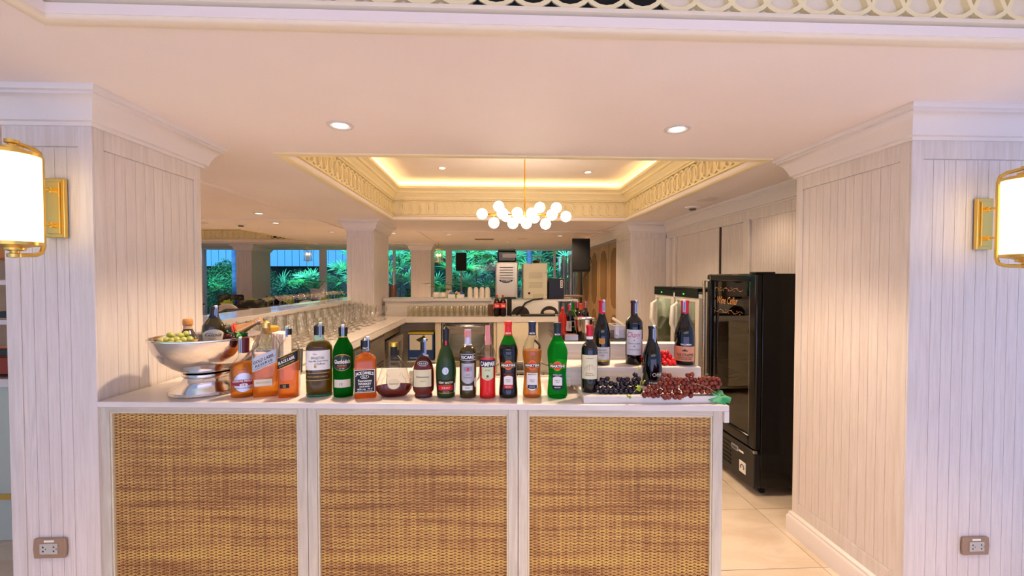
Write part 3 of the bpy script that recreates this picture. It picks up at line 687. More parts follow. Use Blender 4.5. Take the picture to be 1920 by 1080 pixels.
# 2 clear square bottle, slanted silver label
b = Bottle('whisky_bottle', 'clear square whisky bottle one third full with slanted pale silver label and gold cap', 'bottle', 498, 745, 136, 45, ZF, SQ, M_BGLASS, N=6, rot=22, cap_at=.90)
b.liquid(.40, L_AMBER); b.cap(.90, 1, M_BRASS, .0012)
l = b.label(-.95, .75, .40, .58, P('silver_label', '#b8bec4', .4, .2), shear=.42, off=.0008)
b.text('GOLD LABEL', -.12, .515, 1.45, .042, M_INK, .02, parent=l, slope=.42, off=.0015); b.text('RESERVE', -.1, .458, 1.2, .036, M_INK, .01, parent=l, slope=.42, off=.0015)
b.text('BLENDED SCOTCH WHISKY', -.1, .42, 1.3, .014, M_INK, parent=l, slope=.42, off=.0015)
b.label(-.8, .45, .15, .24, P('cream_label', '#ddd5c0', .6), name='small_label'); b.text('PRODUCT OF SCOTLAND', -.18, .195, 1.0, .02, M_GOLDP, off=.0015)
# 3 clear square bottle with slanted black label
b = Bottle('whisky_bottle', 'square whisky bottle with slanted black label and black cap, half full of orange whisky', 'bottle', 540, 746.5, 128, 35, ZF, SQ, M_BGLASS, N=6, rot=16, cap_at=.88)
b.liquid(.49, L_ORANGE); b.cap(.88, 1, M_BLACK, .0015); b.seal(-1, .85, mat=P('duty_green', '#b9c9b8', .6))
l = b.label(-.97, .93, .46, .62, M_INK, shear=.42, off=.0008); b.label(-.97, .93, .615, .628, M_GOLDP, shear=.42, off=.0010, name='gold_edge'); b.label(-.97, .93, .452, .463, M_GOLDP, shear=.42, off=.0010, name='gold_edge')
b.text('BLACK LABEL', -.08, .542, 1.55, .044, M_WHITE, .02, parent=l, slope=.42, off=.0016); b.text('BLENDED SCOTCH WHISKY', -.05, .492, 1.4, .016, M_GOLDP, parent=l, slope=.42, off=.0016); b.text('FINEST OLD', -.05, .588, 1.1, .014, M_GOLDP, parent=l, slope=.42, off=.0016)
b.label(-.75, .15, .14, .20, M_INK, name='small_label'); b.text('12', -.3, .17, .25, .034, M_GOLDP, .02, off=.0015)
# 4 broad shouldered bottle
b = Bottle('whisky_bottle', 'broad-shouldered brown whisky bottle with large white label and green glass foot', 'bottle', 597, 745, 134, 46, ZF,
           [(0, 0), (.92, 0), (1, .02), (1, .62), (.97, .68), (.78, .735), (.42, .765), (.36, .79), (.35, .82), (.37, .84), (.37, 1), (0, 1)], tinted('pale_green_glass', '#cfe8c8'), sy=.62, cap_at=.84)
b.liquid(.74, L_BROWN); b.cap(.84, 1, M_BLACK, .001); b.label(-.34, .34, .77, .84, P('green_paper', '#a9d0b0', .6), off=.001, name='neck_label'); b.seal(.5, .80, mat=P('duty_green', '#a9d0b0', .6))
part('glass_foot', B().lathe([(0, .001), (b.R * .94, .001), (b.R * .99, .003), (b.R * .99, .010), (0, .012)], 40, sy=b.sy), P('green_foot', (.02, .5, .25), .05, trans=.7, ior=1.4), b.o, local=True)
l = b.label(-.97, .80, .37, .635, M_LAB); INKG = P('grey_ink', '#5a5a60', .6)
b.text('The', -.3, .585, .3, .02, INKG, shear=.4, parent=l); b.text('SINGLETON', -.12, .535, .95, .034, P('slate_ink', '#3a4250', .6), .01, parent=l)
b.text('Single Malt Scotch Whisky', -.05, .49, 1.45, .03, INKG, shear=.4, parent=l); b.text('of Dufftown', .05, .455, .8, .028, INKG, shear=.4, parent=l)
b.label(-.38, -.18, .40, .438, M_GOLDP, 'ell', off=.0012, name='gold_seal'); b.text('12', -.28, .419, .12, .02, M_INK, off=.0018)
l = b.label(-.97, .70, .235, .325, P('brown_label', '#3e2a14', .5), 'both', name='lower_label'); b.text('SMOOTH AND PERFECTLY BALANCED', -.12, .28, 1.5, .02, M_GOLDP, parent=l)
b.label(-.97, .74, .325, .332, M_GOLDP, name='gold_edge', off=.0009); b.label(-.97, .74, .228, .235, M_GOLDP, name='gold_edge', off=.0009)
# 5 green triangular bottle
b = Bottle('whisky_bottle', 'green malt whisky bottle with dark shield label and stag emblem', 'bottle', 642, 746.5, 131, 36, ZF,
           [(0, 0), (.9, 0), (1, .02), (1, .52), (1, .62), (.93, .69), (.7, .75), (.5, .80), (.42, .83), (.40, .87), (.43, .875), (.43, 1), (0, 1)], G_DKGREEN, cap_at=.875)
b.glass; b.body.data.materials[0] = liq('bright_green_bottle_glass', '#0e6a1a', .6, .04); b.cap(.875, 1, M_BLACK, .0012); b.label(-.5, .5, .83, .845, M_GOLDP, name='neck_ring'); b.seal(.0, .84)
l = b.label(-.95, .75, .385, .60, P('petrol_label', '#10302f', .5), 'both'); b.label(-.97, .77, .378, .61, M_GOLDP, 'both', off=.0003, name='gold_edge')
b.text('Glenfiddich', -.1, .505, 1.6, .056, M_WHITE, .02, parent=l); b.text('SINGLE MALT', -.1, .452, .9, .016, M_GOLDP, parent=l, bold=.02); b.text('SCOTCH WHISKY', -.1, .43, 1.0, .016, M_RED, parent=l, bold=.02); b.text('EST. 1887', -.1, .408, .5, .012, M_WHITE, parent=l)
sg = B()
for pts in (((-.1, .53), (-.07, .56), (-.13, .575), (-.2, .59)), ((-.07, .56), (-.01, .575), (.04, .585), (.03, .60)), ((-.01, .575), (-.04, .60)), ((-.13, .575), (-.15, .60)), ((-.1, .53), (-.16, .548))):
    sg.tube([b.pos(u * b.R, z * b.H, .0016) for u, z in pts], .0007, 5)
part('stag_emblem', sg, M_GOLDP, l, local=True)
l = b.label(-.97, .75, .145, .255, P('cream_label', '#ddd5c0', .6), name='lower_label'); b.text('12', -.18, .195, .26, .034, M_INK, parent=l)
# 6 square black label bottle
b = Bottle('whiskey_bottle', 'square amber whiskey bottle with black label lettered in white and black cap', 'bottle', 684, 748, 110, 40, ZF,
           [(0, 0), (.93, 0), (1, .015), (1, .60), (.95, .65), (.7, .69), (.42, .72), (.37, .74), (.40, .76), (.37, .78), (.37, 1), (0, 1)], M_BGLASS, N=7, rot=14, cap_at=.80)
b.liquid(.73, L_ORANGE); b.cap(.80, 1, M_BLACK, .0025); b.text('No.7', 0, .825, .42, .028, M_WHITE, .02, off=.0032); b.seal(1, .78)
l = b.label(-.98, .9, .10, .49, M_INK, off=.0008)
for z0, z1 in ((.105, .115), (.475, .485)): b.label(-.9, .82, z0, z1, M_WHITE, off=.0012, name='white_rule', parent=l)
b.label(-.92, -.88, .11, .48, M_WHITE, off=.0012, name='white_rule', parent=l); b.label(.80, .84, .11, .48, M_WHITE, off=.0012, name='white_rule', parent=l)
b.text("JACK DANIEL'S", -.05, .405, 1.55, .07, M_WHITE, .03, parent=l, arc=.02, off=.0014)
b.label(-.42, .34, .335, .395, M_WHITE, 'ell', off=.0012, name='white_oval', parent=l); b.label(-.38, .30, .341, .389, M_INK, 'ell', off=.0015, name='black_oval', parent=l); b.text('No.7', -.04, .365, .4, .03, M_WHITE, .03, parent=l, off=.0019)
b.text('Tennessee', -.04, .302, 1.2, .04, M_WHITE, .02, shear=.3, parent=l, off=.0014); b.text('WHISKEY', -.04, .25, 1.15, .036, M_WHITE, .03, parent=l, off=.0014)
b.text('SOUR MASH', -.04, .205, .9, .026, M_WHITE, .02, parent=l, off=.0014); b.text('40% vol.  70 cl', -.04, .165, 1.3, .028, M_WHITE, .02, parent=l, off=.0014); b.text('DISTILLED AND BOTTLED', -.04, .132, 1.3, .016, M_WHITE, .01, parent=l, off=.0014)
# 7 wide decanter
b = Bottle('cognac_decanter', 'wide clear cognac decanter with curved shoulders, nearly empty, with gold stopper', 'decanter', 737.5, 747.5, 100, 66, ZF,
           [(0, 0), (.6, 0), (.68, .01), (.95, .10), (1, .18), (.94, .28), (.78, .42), (.66, .55), (.55, .63), (.36, .70), (.2, .76), (.17, .78), (.17, .98), (.17, 1), (0, 1)], M_BGLASS, sy=.55, cap_at=.78)
b.liquid(.20, L_COGNAC); b.cap(.77, .93, M_BLACKM, .0015, 'neck_band'); b.cap(.93, 1, M_GOLD, .003, 'stopper')
l = b.label(-.34, .34, .17, .36, P('pale_gold_label', '#e0cda0', .4, .2), 'ell'); b.text('Hennessy', 0, .265, .5, .04, M_INK, .0, parent=l)
for sg_ in (-1, 1):
    vb = B(); vb.tube([b.pos(sg_ * u * b.R, z * b.H, .001) for u, z in ((.30, .40), (.42, .46), (.5, .38), (.62, .34), (.66, .24), (.56, .16))], .0018, 6); part('embossed_vine', vb, M_BGLASS, b.o, local=True)
# 8 dark red-brown cognac
b = Bottle('cognac_bottle', 'dark red-brown cognac bottle with cream square label and oval neck badge', 'bottle', 793, 748, 109, 40, ZF,
           [(0, 0), (.78, 0), (.86, .015), (.84, .05), (.78, .07), (.95, .11), (1, .16), (1, .42), (.93, .52), (.74, .62), (.5, .68), (.30, .71), (.26, .73), (.27, .76), (.24, .78), (.25, 1), (0, 1)], M_BGLASS, sy=.7, cap_at=.775)
b.liquid(.69, L_COGNAC); b.cap(.765, 1, M_BLACK, .0018); b.seal(1, .72, mat=P('duty_paper', '#c9d2e2', .6)); b.text('V', -.1, .80, .1, .02, M_WHITE, off=.0026)
l = b.label(-.88, .72, .20, .49, P('cream_label2', '#ddd3ab', .6)); b.text('Hennessy', -.05, .365, 1.15, .05, M_INK, .005, parent=l); b.text('COGNAC', -.05, .30, .5, .016, M_INK, parent=l)
l = b.label(-.55, .45, .555, .635, P('silver_print', '#c3c3cc', .3, .6), 'ell', name='oval_badge', off=.0012); b.label(-.49, .39, .563, .627, M_INK, 'ell', parent=l, name='oval_centre', off=.0016); b.text('V.S.O.P', -.05, .595, .68, .028, M_WHITE, .02, parent=l, off=.0022)
# 9 frosted olive bottle
b = Bottle('cognac_bottle', 'frosted olive green cognac bottle with silver medallion and red band', 'bottle', 835.5, 748, 133, 38, ZF,
           [(0, 0), (.84, 0), (.9, .015), (.93, .15), (1, .30), (.98, .42), (.85, .54), (.62, .64), (.42, .71), (.32, .78), (.31, .80), (.31, 1), (0, 1)], G_OLIVE, cap_at=.8)
b.cap(.80, 1, M_BLACK, .0008); b.label(-.28, .28, .725, .80, M_BLACK, name='neck_band'); b.label(-.08, .1, .73, .79, M_RED, name='red_tag', off=.0012); b.seal(1, .0) if 0 else None
l = b.label(-.37, .27, .335, .435, P('silver_medal', '#b9bcb8', .35, .7), 'ell', name='medallion')
cn = B(); cn.tube([b.pos(u * b.R, z * b.H, .0018) for u, z in ((.02, .36), (.06, .38), (.0, .395), (.05, .41))], .0008, 5); part('centaur_emblem', cn, INKG, l, local=True)
b.label(-.97, .97, .10, .26, M_BLACKM, name='lower_label'); b.text('RÉMY MARTIN', 0, .225, 1.45, .036, P('cream_print', '#e9e0b8', .5), .02); b.text('FINE CHAMPAGNE COGNAC', 0, .192, 1.0, .01, M_GOLDP)
l = b.label(-.8, .72, .112, .183, M_RED, name='red_band', off=.001); b.text('V.S.O.P', -.02, .148, .8, .024, M_WHITE, .01, parent=l, off=.0016); b.label(-.97, .97, .07, .076, M_GOLDP, name='gold_line'); b.text('DEPUIS 1724', 0, .092, .6, .012, M_WHITE)
b.label(.86, 1.06, .07, .20, M_WHITE, name='side_strip', off=.0012)
# 10 brown anise bottle
b = Bottle('anise_bottle', 'olive brown aperitif bottle with navy name band, silver shield label and pale capsule', 'bottle', 877, 747.5, 127, 32, ZF,
           [(0, 0), (.92, 0), (1, .02), (.98, .3), (1, .64), (.94, .70), (.7, .745), (.42, .77), (.36, .79), (.36, .97), (.36, 1), (0, 1)], G_OLIVEB, cap_at=.78)
b.cap(.765, 1, P('pale_blue_capsule', '#c3c6d8', .35, .4), .0008); b.label(-.5, .3, .88, 1.0, P('pink_strip', '#d98f8c', .6), name='pink_strip', off=.0016)
b.label(-1.0, 1.0, .555, .645, M_WHITE, name='name_band_border'); l = b.label(-.97, .97, .562, .638, P('navy_print', '#161a3a', .5), off=.001, name='name_band'); b.text('RICARD', 0, .60, 1.6, .048, M_WHITE, .03, parent=l, off=.0016)
l = b.label(-.82, .82, .215, .51, P('silver_label2', '#b7b4b6', .45, .2), 'shield'); b.label(-.5, .5, .39, .47, P('steel_blue', '#8f97ad', .5), 'both', parent=l, off=.001, name='crest_ground'); b.label(-.16, .16, .40, .455, M_RED, 'ell', parent=l, off=.0014, name='red_crest')
b.text('PASTIS', 0, .345, .5, .018, INKG, parent=l, off=.001); b.text('DE MARSEILLE', 0, .305, .9, .018, INKG, parent=l, off=.001)
l = b.label(-.68, .55, .12, .185, M_LAB, name='lower_label'); b.text('RICARD', -.06, .155, .5, .02, INKG, parent=l); b.label(.8, 1.15, .15, .3, M_LAB, 'ell', name='side_badge')
# 11 red bitter, clear glass
b = Bottle('bitter_bottle', 'clear bottle of bright red bitter with pale green label, two thirds full', 'bottle', 914, 748.5, 116, 31, ZF,
           [(0, 0), (.92, 0), (1, .02), (.97, .1), (.97, .3), (1, .60), (.97, .72), (.8, .79), (.5, .86), (.36, .90), (.30, .93), (.30, .97), (.30, 1), (0, 1)], M_BGLASS, cap_at=.93)
b.liquid(.62, L_RED); b.cap(.92, 1, P('white_cap', '#e8dcd8', .4), .001)
b.label(-.25, .55, .86, 1.17, P('pink_strip', '#d98f8c', .6), name='pink_strip', off=.003)
l = b.label(-1.1, 1.1, .51, .625, P('navy_print', '#161a3a', .5), name='name_band'); b.text('CAMPARI', 0, .565, 1.9, .075, M_WHITE, .03, parent=l, arc=-.006)
l = b.label(-.75, .75, .30, .51, P('pale_green_label', '#cfd9ac', .6), 'shield'); b.text('BITTER', 0, .46, .6, .018, INKG, parent=l); b.label(-.15, .15, .345, .385, INKG, 'ell', parent=l, name='crest', off=.001); b.text('MILANO', 0, .325, .6, .014, M_RED, parent=l, off=.001)
# 12-14 three vermouth bottles of the same shape
def vermouth(px, pyb, hpx, w, glass, lab, capmat, lev, liqm, lowmat, shade, botmat, subtitle, submat, cap_t=M_WHITE, neck=False):
    b = Bottle('vermouth_bottle', lab, 'bottle', px, pyb, hpx, w, ZF, MART, glass, cap_at=.84)
    if liqm: b.liquid(lev, liqm)
    b.cap(.82, 1, capmat, .001); b.text('MARTINI', 0, .845, .5, .022, cap_t, .02, off=.002)
    l = b.label(-.86, .86, .405, .465, P('black_gold_edge', '#c9a24a', .4, .6), name='name_band_border', off=.0008)
    b.label(-.42, .42, .375, .50, P('orange_disc_edge', '#e8a23a', .5), 'ell', parent=l, off=.0010, name='disc_edge'); b.label(-.38, .38, .381, .494, P('orange_red_print', '#e2431f', .45), 'ell', parent=l, off=.0013, name='red_disc')
    b.label(-.82, .82, .412, .458, M_INK, parent=l, off=.0016, name='name_band'); b.text('MARTINI', 0, .435, 1.45, .034, M_WHITE, .035, parent=l, off=.0021)
    l = b.label(-.58, .58, .11, .335, lowmat, 'shield', name='lower_label'); b.text(subtitle, 0, .317, .85, .017, submat, .01, parent=l, off=.0012)
    b.label(-.46, .46, .18, .30, shade, 'arch', parent=l, off=.0012, name='label_centre'); b.label(-.48, .48, .13, .178, botmat, 'shield', parent=l, off=.0012, name='label_foot')
    b.text('VERMOUTH', 0, .245, .5, .014, INKG, parent=l, off=.0018); b.text('TORINO', 0, .222, .4, .012, INKG, parent=l, off=.0018); b.text('MARTINI', 0, .155, .55, .014, M_WHITE if botmat != M_LAB else INKG, parent=l, off=.0018)
    return b
b = vermouth(953, 748, 142, 36.5, G_DARK, 'dark vermouth bottle with red cap and green glass shoulder', P('red_cap', '#d8231c', .35), 0, None, M_BLACKM, M_LAB, M_RED, 'ROSSO', M_RED)
pr = b.cut(.70 * b.H, .825 * b.H); part('green_shoulder', B().lathe([(r + .0004, z) for r, z in pr], 40), liq('bright_green_shoulder', '#2a9a28', .8, .05), b.o, local=True, label='bright green glass shoulder')
vermouth(998, 748, 142, 37, M_BGLASS, 'clear vermouth bottle of tawny liquid with navy cap and white label', P('navy_cap', '#1c2340', .35), .62, L_TAWNY, M_LAB, M_LAB, P('navy_print', '#161a3a', .5), 'BIANCO', M_INK)
vermouth(1045.5, 749, 141, 38, liq('emerald_bottle_glass', '#1c9c34', .42, .04), 'bright green vermouth bottle with dark green cap, last before the white stand', P('dark_teal_cap', '#15262b', .35), 0, None, P('teal_print', '#143842', .5), M_LAB, M_INK, 'EXTRA DRY', M_WHITE)

# ------------------------------------------------------------------ white three-tier stand, wine, grapes
XR = RZC * .9
sd = thing('display_stand', 'white wooden three-tier stand holding wine bottles and grapes at the right end of the counter', 'stand', (.63, 1.86, ZF), rz=-.045)
def SB(x0, x1, y0, y1, z0, z1): return B().box(x0, x1, y0, y1, z0, z1)
part('base_tray', SB(-.255, .295, -.155, .19, 0, .03), M_ASHX, sd, local=True, bevel=.002)
part('lower_step', SB(-.285, .30, .02, .20, .03, .112), M_ASHX, sd, local=True, bevel=.002)
part('step_side_panel', SB(-.335, -.286, -.0, .20, .03, .115), M_ASHX, sd, local=True, bevel=.002)
part('upper_step', SB(-.335, .29, .20, .27, .0, .19), M_ASHX, sd, local=True, bevel=.002)
Z1 = ZF + .03; Z2 = ZF + .112
def wine(px, pyb, hpx, w, z, prof, lab, capmat, cap_at=.80, rot=None, yadd=0):
    b = Bottle('wine_bottle', lab, 'bottle', px, pyb, hpx, w, z, prof, G_DARK, cap_at=cap_at, rot=rot); b.cap(cap_at, 1, capmat, .0008, 'capsule'); return b
REDC = P('red_capsule', '#c4182a', .35, .2)
b = wine(1106, 738, 127, 31, Z1, BORD, 'front left red wine bottle on the stand with tall cream label and red capsule', REDC, .83)
b.label(-.5, .5, .79, .83, M_LAB, name='neck_label', off=.0012)
l = b.label(-1.1, 1.1, .21, .565, P('cream_label3', '#dcd6b4', .6)); b.text('CHÂTEAU', 0, .52, .9, .02, INKG, parent=l)
es = B()
for pts in (((-.7, .36), (-.3, .40), (0, .42), (.35, .42), (.8, .36)), ((-.7, .34), (.8, .34)), ((-.3, .34), (-.3, .42)), ((0, .34), (0, .43)), ((.3, .34), (.3, .42)), ((.55, .34), (.55, .39)), ((-.55, .34), (-.55, .37))):
    es.tube([b.pos(u * b.R, z * b.H, .0012) for u, z in pts], .00035, 4)
part('house_drawing', es, INKG, l, local=True); b.text('GRAND VIN', 0, .27, 1.1, .016, INKG, parent=l); b.text('Bordeaux', 0, .30, .8, .018, P('burgundy_print', '#8f2340', .5), parent=l)
b = wine(1129, 686, 122, 32, Z2, BURG, 'back left wine bottle on the stand with red capsule and small orange crest', REDC, .79)
b.label(-.35, .35, .33, .42, P('orange_crest', '#c98a3a', .5), 'shield', name='crest'); l = b.label(-1.05, 1.05, .09, .285, P('pearl_label', '#cfc9c0', .6)); b.text('CROZES', 0, .24, 1.0, .022, INKG, parent=l); b.text('APPELLATION CONTROLEE', 0, .20, 1.4, .016, INKG, parent=l); b.text('ROUGE', 0, .16, .6, .018, INKG, parent=l); b.label(-1.05, 1.05, .06, .088, M_GOLDP, name='gold_line'); b.seal(1, .82)
b = wine(1189.5, 685, 121, 32, Z2, BORD, 'middle wine bottle on the stand with white label and red script', P('dark_wine_capsule', '#3a1620', .35, .2), .79)
l = b.label(-1.0, 1.0, .155, .55, P('cool_white_label', '#d9d4d8', .6)); b.text('Chany', 0, .46, 1.7, .11, P('red_script', '#b02838', .5), .0, shear=.5, parent=l); b.label(-.05, .05, .38, .395, M_INK, 'ell', parent=l, name='dot', off=.001)
b.text('CABERNET SAUVIGNON', 0, .335, 1.5, .02, INKG, parent=l); b.label(-.06, .06, .285, .305, INKG, 'ell', parent=l, name='dot', off=.001); b.text('RED WINE OF FRANCE', 0, .24, 1.3, .018, INKG, parent=l); b.seal(1, .80)
b = wine(1224, 727, 114, 37, Z1, BURG, 'front middle dark wine bottle with a white fishbone drawing among the grapes', M_BLACKM, .75)
l = b.label(-1.1, 1.1, .02, .12, P('midnight_label', '#131c40', .5)); b.text('XTREME', .15, .075, 1.0, .03, M_WHITE, .01, parent=l)
fb = B(); Pz = lambda u, z: b.pos(u * b.R, z * b.H, .0014)
fb.tube([Pz(.0, .21), Pz(.1, .232), Pz(.28, .235), Pz(.34, .21), Pz(.28, .188), Pz(.1, .186), Pz(.0, .21)], .0014, 6); fb.tube([Pz(.34, .21), Pz(.6, .213), Pz(1.0, .21)], .0013, 6)
for u in (.45, .6, .75, .88): fb.tube([Pz(u + .04, .245), Pz(u, .21), Pz(u + .02, .18)], .0011, 5)
part('fishbone_drawing', fb, M_WHITE, b.o, local=True); b.seal(.8, .73)
b = wine(1285, 686, 122, 37.5, Z2, BURG, 'back right wine bottle on the stand with salmon label and red capsule', REDC, .80)
b.text('YALUMBA', .1, .325, 1.1, .024, M_WHITE, .02); l = b.label(-1.15, 1.1, .065, .295, P('salmon_label', '#d9946c', .6)); b.text('THE STRAPPER', .05, .165, 1.7, .042, M_INK, .015, parent=l)
b.text('GRENACHE SHIRAZ MATARO', .05, .125, 1.5, .018, M_INK, parent=l); b.text('THE BAROSSA FAMILY', .05, .098, 1.4, .018, M_INK, parent=l)
pl = B(); pl.prism([(-.25 * b.R, .222 * b.H), (.3 * b.R, .222 * b.H), (.22 * b.R, .236 * b.H), (.05 * b.R, .24 * b.H), (.0, .262 * b.H), (-.1 * b.R, .242 * b.H), (-.3 * b.R, .234 * b.H)], -b.R - .002, -b.R - .0005, 'y'); part('label_drawing', pl, M_INK, l, local=True); b.seal(-.4, .82)

def grape_mat(name, c1, c2, rough=.25): return noise_mat(name, c1, c2, rough, (1, 1, 1), 30, 2, rand=1)
G_BLACKG = grape_mat('black_grape', '#15121c', '#241a26'); G_REDG = grape_mat('red_brown_grape', '#5e1d12', '#8a3822', .18); G_BRIGHT = grape_mat('bright_red_grape', '#e01f22', '#c0141a', .2); G_GREENG = grape_mat('green_grape', '#b9bd62', '#a3a84e', .35); G_DKRED = grape_mat('dark_red_grape', '#3c100f', '#561a14', .2)
GM = {}
def grape_mesh(mat, r, long=1.12):
    k = (mat.name, r)
    if k not in GM: GM[k] = B().ball((0, 0, 0), r, 14, 9, (1, 1, long)).mesh('grape', mat)
    return GM[k]
def bunch(name, label, spots, mat, r, loc, stem=None, leaves=(), stemcol='#a8a04a'):
    t = thing(name, label, 'grapes', loc)
    for (x, y, z) in spots:
        o = link('grape', grape_mesh(mat, r), t); o.location = Vector((x, y, z)) - Vector(loc)
        o.rotation_euler = (U(-1, 1), U(-1, 1), U(0, 6)); q = U(.9, 1.08); o.scale = (q, q, q)
    if stem: part('stem', B().tube(stem, .0014, 6), P('stem_' + stemcol.strip('#'), stemcol, .6), t)
    for lf in leaves: grape_leaf(t, *lf)
    return t
def grape_leaf(parent, c, size, rot, mat, tilt=(0, 0)):
    n = 26; vs = [(0, 0, 0.0)]; fs = []
    for k in range(n):
        a = 2 * math.pi * k / n; rr = size * (.58 + .42 * abs(math.cos(2.5 * a)) + (.07 if k % 2 else -.04)) * (.75 if k == n // 2 else 1)
        vs.append((rr * math.cos(a), rr * math.sin(a) * .85, .16 * size * math.sin(5 * a) + .14 * size * math.cos(2 * a) - .2 * rr))
    for k in range(n): fs.append((0, 1 + k, 1 + (k + 1) % n))
    b = B(); b.add(vs, fs); b.xf(Matrix.Translation(c) @ Matrix.Rotation(R(rot), 4, 'Z') @ Matrix.Rotation(R(tilt[0]), 4, 'X') @ Matrix.Rotation(R(tilt[1]), 4, 'Y'))
    o = part('leaf', b, mat, parent, ang=80); m = o.modifiers.new('s', 'SOLIDIFY'); m.thickness = .0006
def spread(pix, z0, Y, r, layers):
    # spots on a heap: (pixel x, pixel y) centres on planes of depth, several rows deep
    out = []
    for (x, y) in pix:
        for k in range(layers):
            p = at(x + U(-1, 1), y + U(-1, 1), Y=Y + k * r * 1.5); out.append((p.x, p.y, max(z0 + r, p.z)))
    return out
def heap(outline, step, z0, Y, r, layers=2, ybot=None):
    pix = []; xs = [p[0] for p in outline]; x = min(xs) + step / 2; row = 0
    def inside(px_, py_):
        c = False; n = len(outline)
        for i in range(n):
            (x1, y1), (x2, y2) = outline[i], outline[i - 1]
            if (y1 > py_) != (y2 > py_) and px_ < (x2 - x1) * (py_ - y1) / (y2 - y1) + x1: c = not c
        return c
    y0 = min(p[1] for p in outline); y1 = max(p[1] for p in outline); y = y0 + step / 2
    while y < y1:
        x = min(xs) + (step / 2 if row % 2 else 0)
        while x < max(xs):
            if inside(x, y): pix.append((x + U(-1.5, 1.5), y + U(-1.2, 1.2)))
            x += step
        y += step * .88; row += 1
    out = []
    for (x, y) in pix:
        # lower grapes lie nearer the front edge, upper ones further back
        f = (y - y0) / max(1, y1 - y0)
        for k in range(layers):
            p = at(x, y, Y=Y + (1 - f) * r * 5 + k * r * 1.7); out.append((p.x, p.y, max(z0 + r * .98, p.z)))
    return out
bk = bunch('grape_bunch', 'bunch of shiny black grapes lying left on the stand tray beside the cream-labelled wine', heap([(1116, 722), (1130, 710), (1155, 712), (1168, 706), (1185, 706), (1190, 698), (1204, 708), (1206, 738), (1180, 742), (1120, 744)], 9.5, Z1, 1.735, .0105), G_BLACKG, .0108, (.5, 1.75, Z1),
           stem=[at(1206, 700, Y=1.72), at(1200, 722, Y=1.715), at(1188, 736, Y=1.70)], leaves=[(at(1198, 727, Y=1.70), .017, 20, M_LIME, (60, 10)), (at(1180, 743, Y=1.70), .013, 100, M_LIME, (50, 20)), (at(1199, 690, Y=1.80), .013, 60, M_LIME, (70, 0)), (at(1206, 716, Y=1.74), .012, 200, M_LIME, (60, 30))])
rb_ = bunch('grape_bunch', 'large bunch of red-brown grapes spilling over the right of the stand tray', heap([(1204, 735), (1212, 726), (1236, 722), (1243, 704), (1252, 699), (1262, 706), (1300, 702), (1312, 708), (1330, 704), (1345, 706), (1352, 714), (1350, 726), (1330, 738), (1290, 742), (1268, 754), (1250, 752), (1232, 744), (1206, 744)], 8.6, Z1 - .012, 1.69, .009), G_REDG, .0098, (.8, 1.72, Z1),
            stem=[at(1345, 738, Y=1.70), at(1325, 725, Y=1.69), at(1300, 718, Y=1.70)], stemcol='#9a7f58', leaves=[(at(1349, 744, Y=1.69), .048, -30, noise_mat('grape_leaf_green', '#7fd08c', '#35a055', .35, (1, 1, 1), 30, 2), (50, 24)), (at(1340, 734, Y=1.71), .014, 30, M_LEAF, (40, 0))])
bunch('grape_bunch', 'bunch of glossy bright red grapes on the stand step beside the salmon-labelled wine', heap([(1206, 690), (1206, 668), (1215, 676), (1234, 672), (1238, 662), (1246, 656), (1256, 662), (1268, 672), (1272, 690)], 9, Z2, 1.90, .011), G_BRIGHT, .0112, (.72, 1.93, Z2))

# ------------------------------------------------------------------ silver bowl and what lies in it
BX, BY = -1.30, 2.0
bw = thing('silver_bowl', 'large footed silver wine bowl standing against the left pillar', 'bowl', (BX, BY, ZF), rz=R(28))
def Lb(prof): return B().lathe(prof, 64, sy=.92)
part('foot', Lb([(0, 0), (.147, 0), (.150, .003), (.147, .006), (.150, .009), (.147, .012), (.150, .015), (.144, .019), (.124, .032), (.104, .048), (.094, .062), (.092, .069), (.098, .074), (.10, .079), (.094, .086), (.0, .089)]), M_SILVER, bw, local=True)
part('basin', Lb([(.0, .086), (.082, .088), (.10, .094), (.14, .118), (.175, .15), (.2, .19), (.211, .225), (.214, .240), (.219, .243), (.2195, .248), (.214, .250), (.208, .240), (.195, .19), (.17, .15), (.13, .125), (0, .115)]), M_SILVER, bw, local=True)
zb_ = ZF + .20
def inbowl(px, py, dy): p = at(px, py, Y=BY + dy); return p
def gpile(name, label, pts, mat, r, n, spreadr, stem=None):
    sp = []
    for (x, y, dy) in pts:
        c = inbowl(x, y, dy)
        for k in range(n): sp.append((c.x + U(-1, 1) * spreadr, c.y + U(-1, 1) * spreadr, c.z + U(-.6, .3) * r))
    return bunch(name, label, sp, mat, r, (BX, BY, zb_), stem=stem)
sp = []
for (x, y) in ((320, 629), (338, 631), (331, 638), (345, 639), (312, 639), (322, 640), (302, 641), (356, 637), (349, 627), (335, 645), (318, 647), (300, 648), (352, 647)): p = at(x, y, Y=BY - .13 + (645 - y) * .005); sp.append(tuple(p))
bunch('grape_bunch', 'bunch of dull green grapes at the left rim of the silver bowl', sp, G_GREENG, .0155, (BX - .1, BY - .1, zb_))
sp = []
for k in range(60):
    a = U(0, 6.28); r_ = .15 * math.sqrt(rnd()); sp.append((BX + r_ * math.cos(a), BY + r_ * math.sin(a) * .9, ZF + .15 + .05 * rnd()))
bunch('grape_bunch', 'heap of dark red grapes bedding the bottles in the silver bowl', sp + [tuple(at(x, y, Y=BY + .02)) for x, y in ((406, 630), (413, 632), (420, 633), (427, 631), (433, 632), (411, 636), (424, 637), (417, 628), (401, 635), (430, 637), (438, 634))], G_DKRED, .012, (BX, BY, ZF + .13))
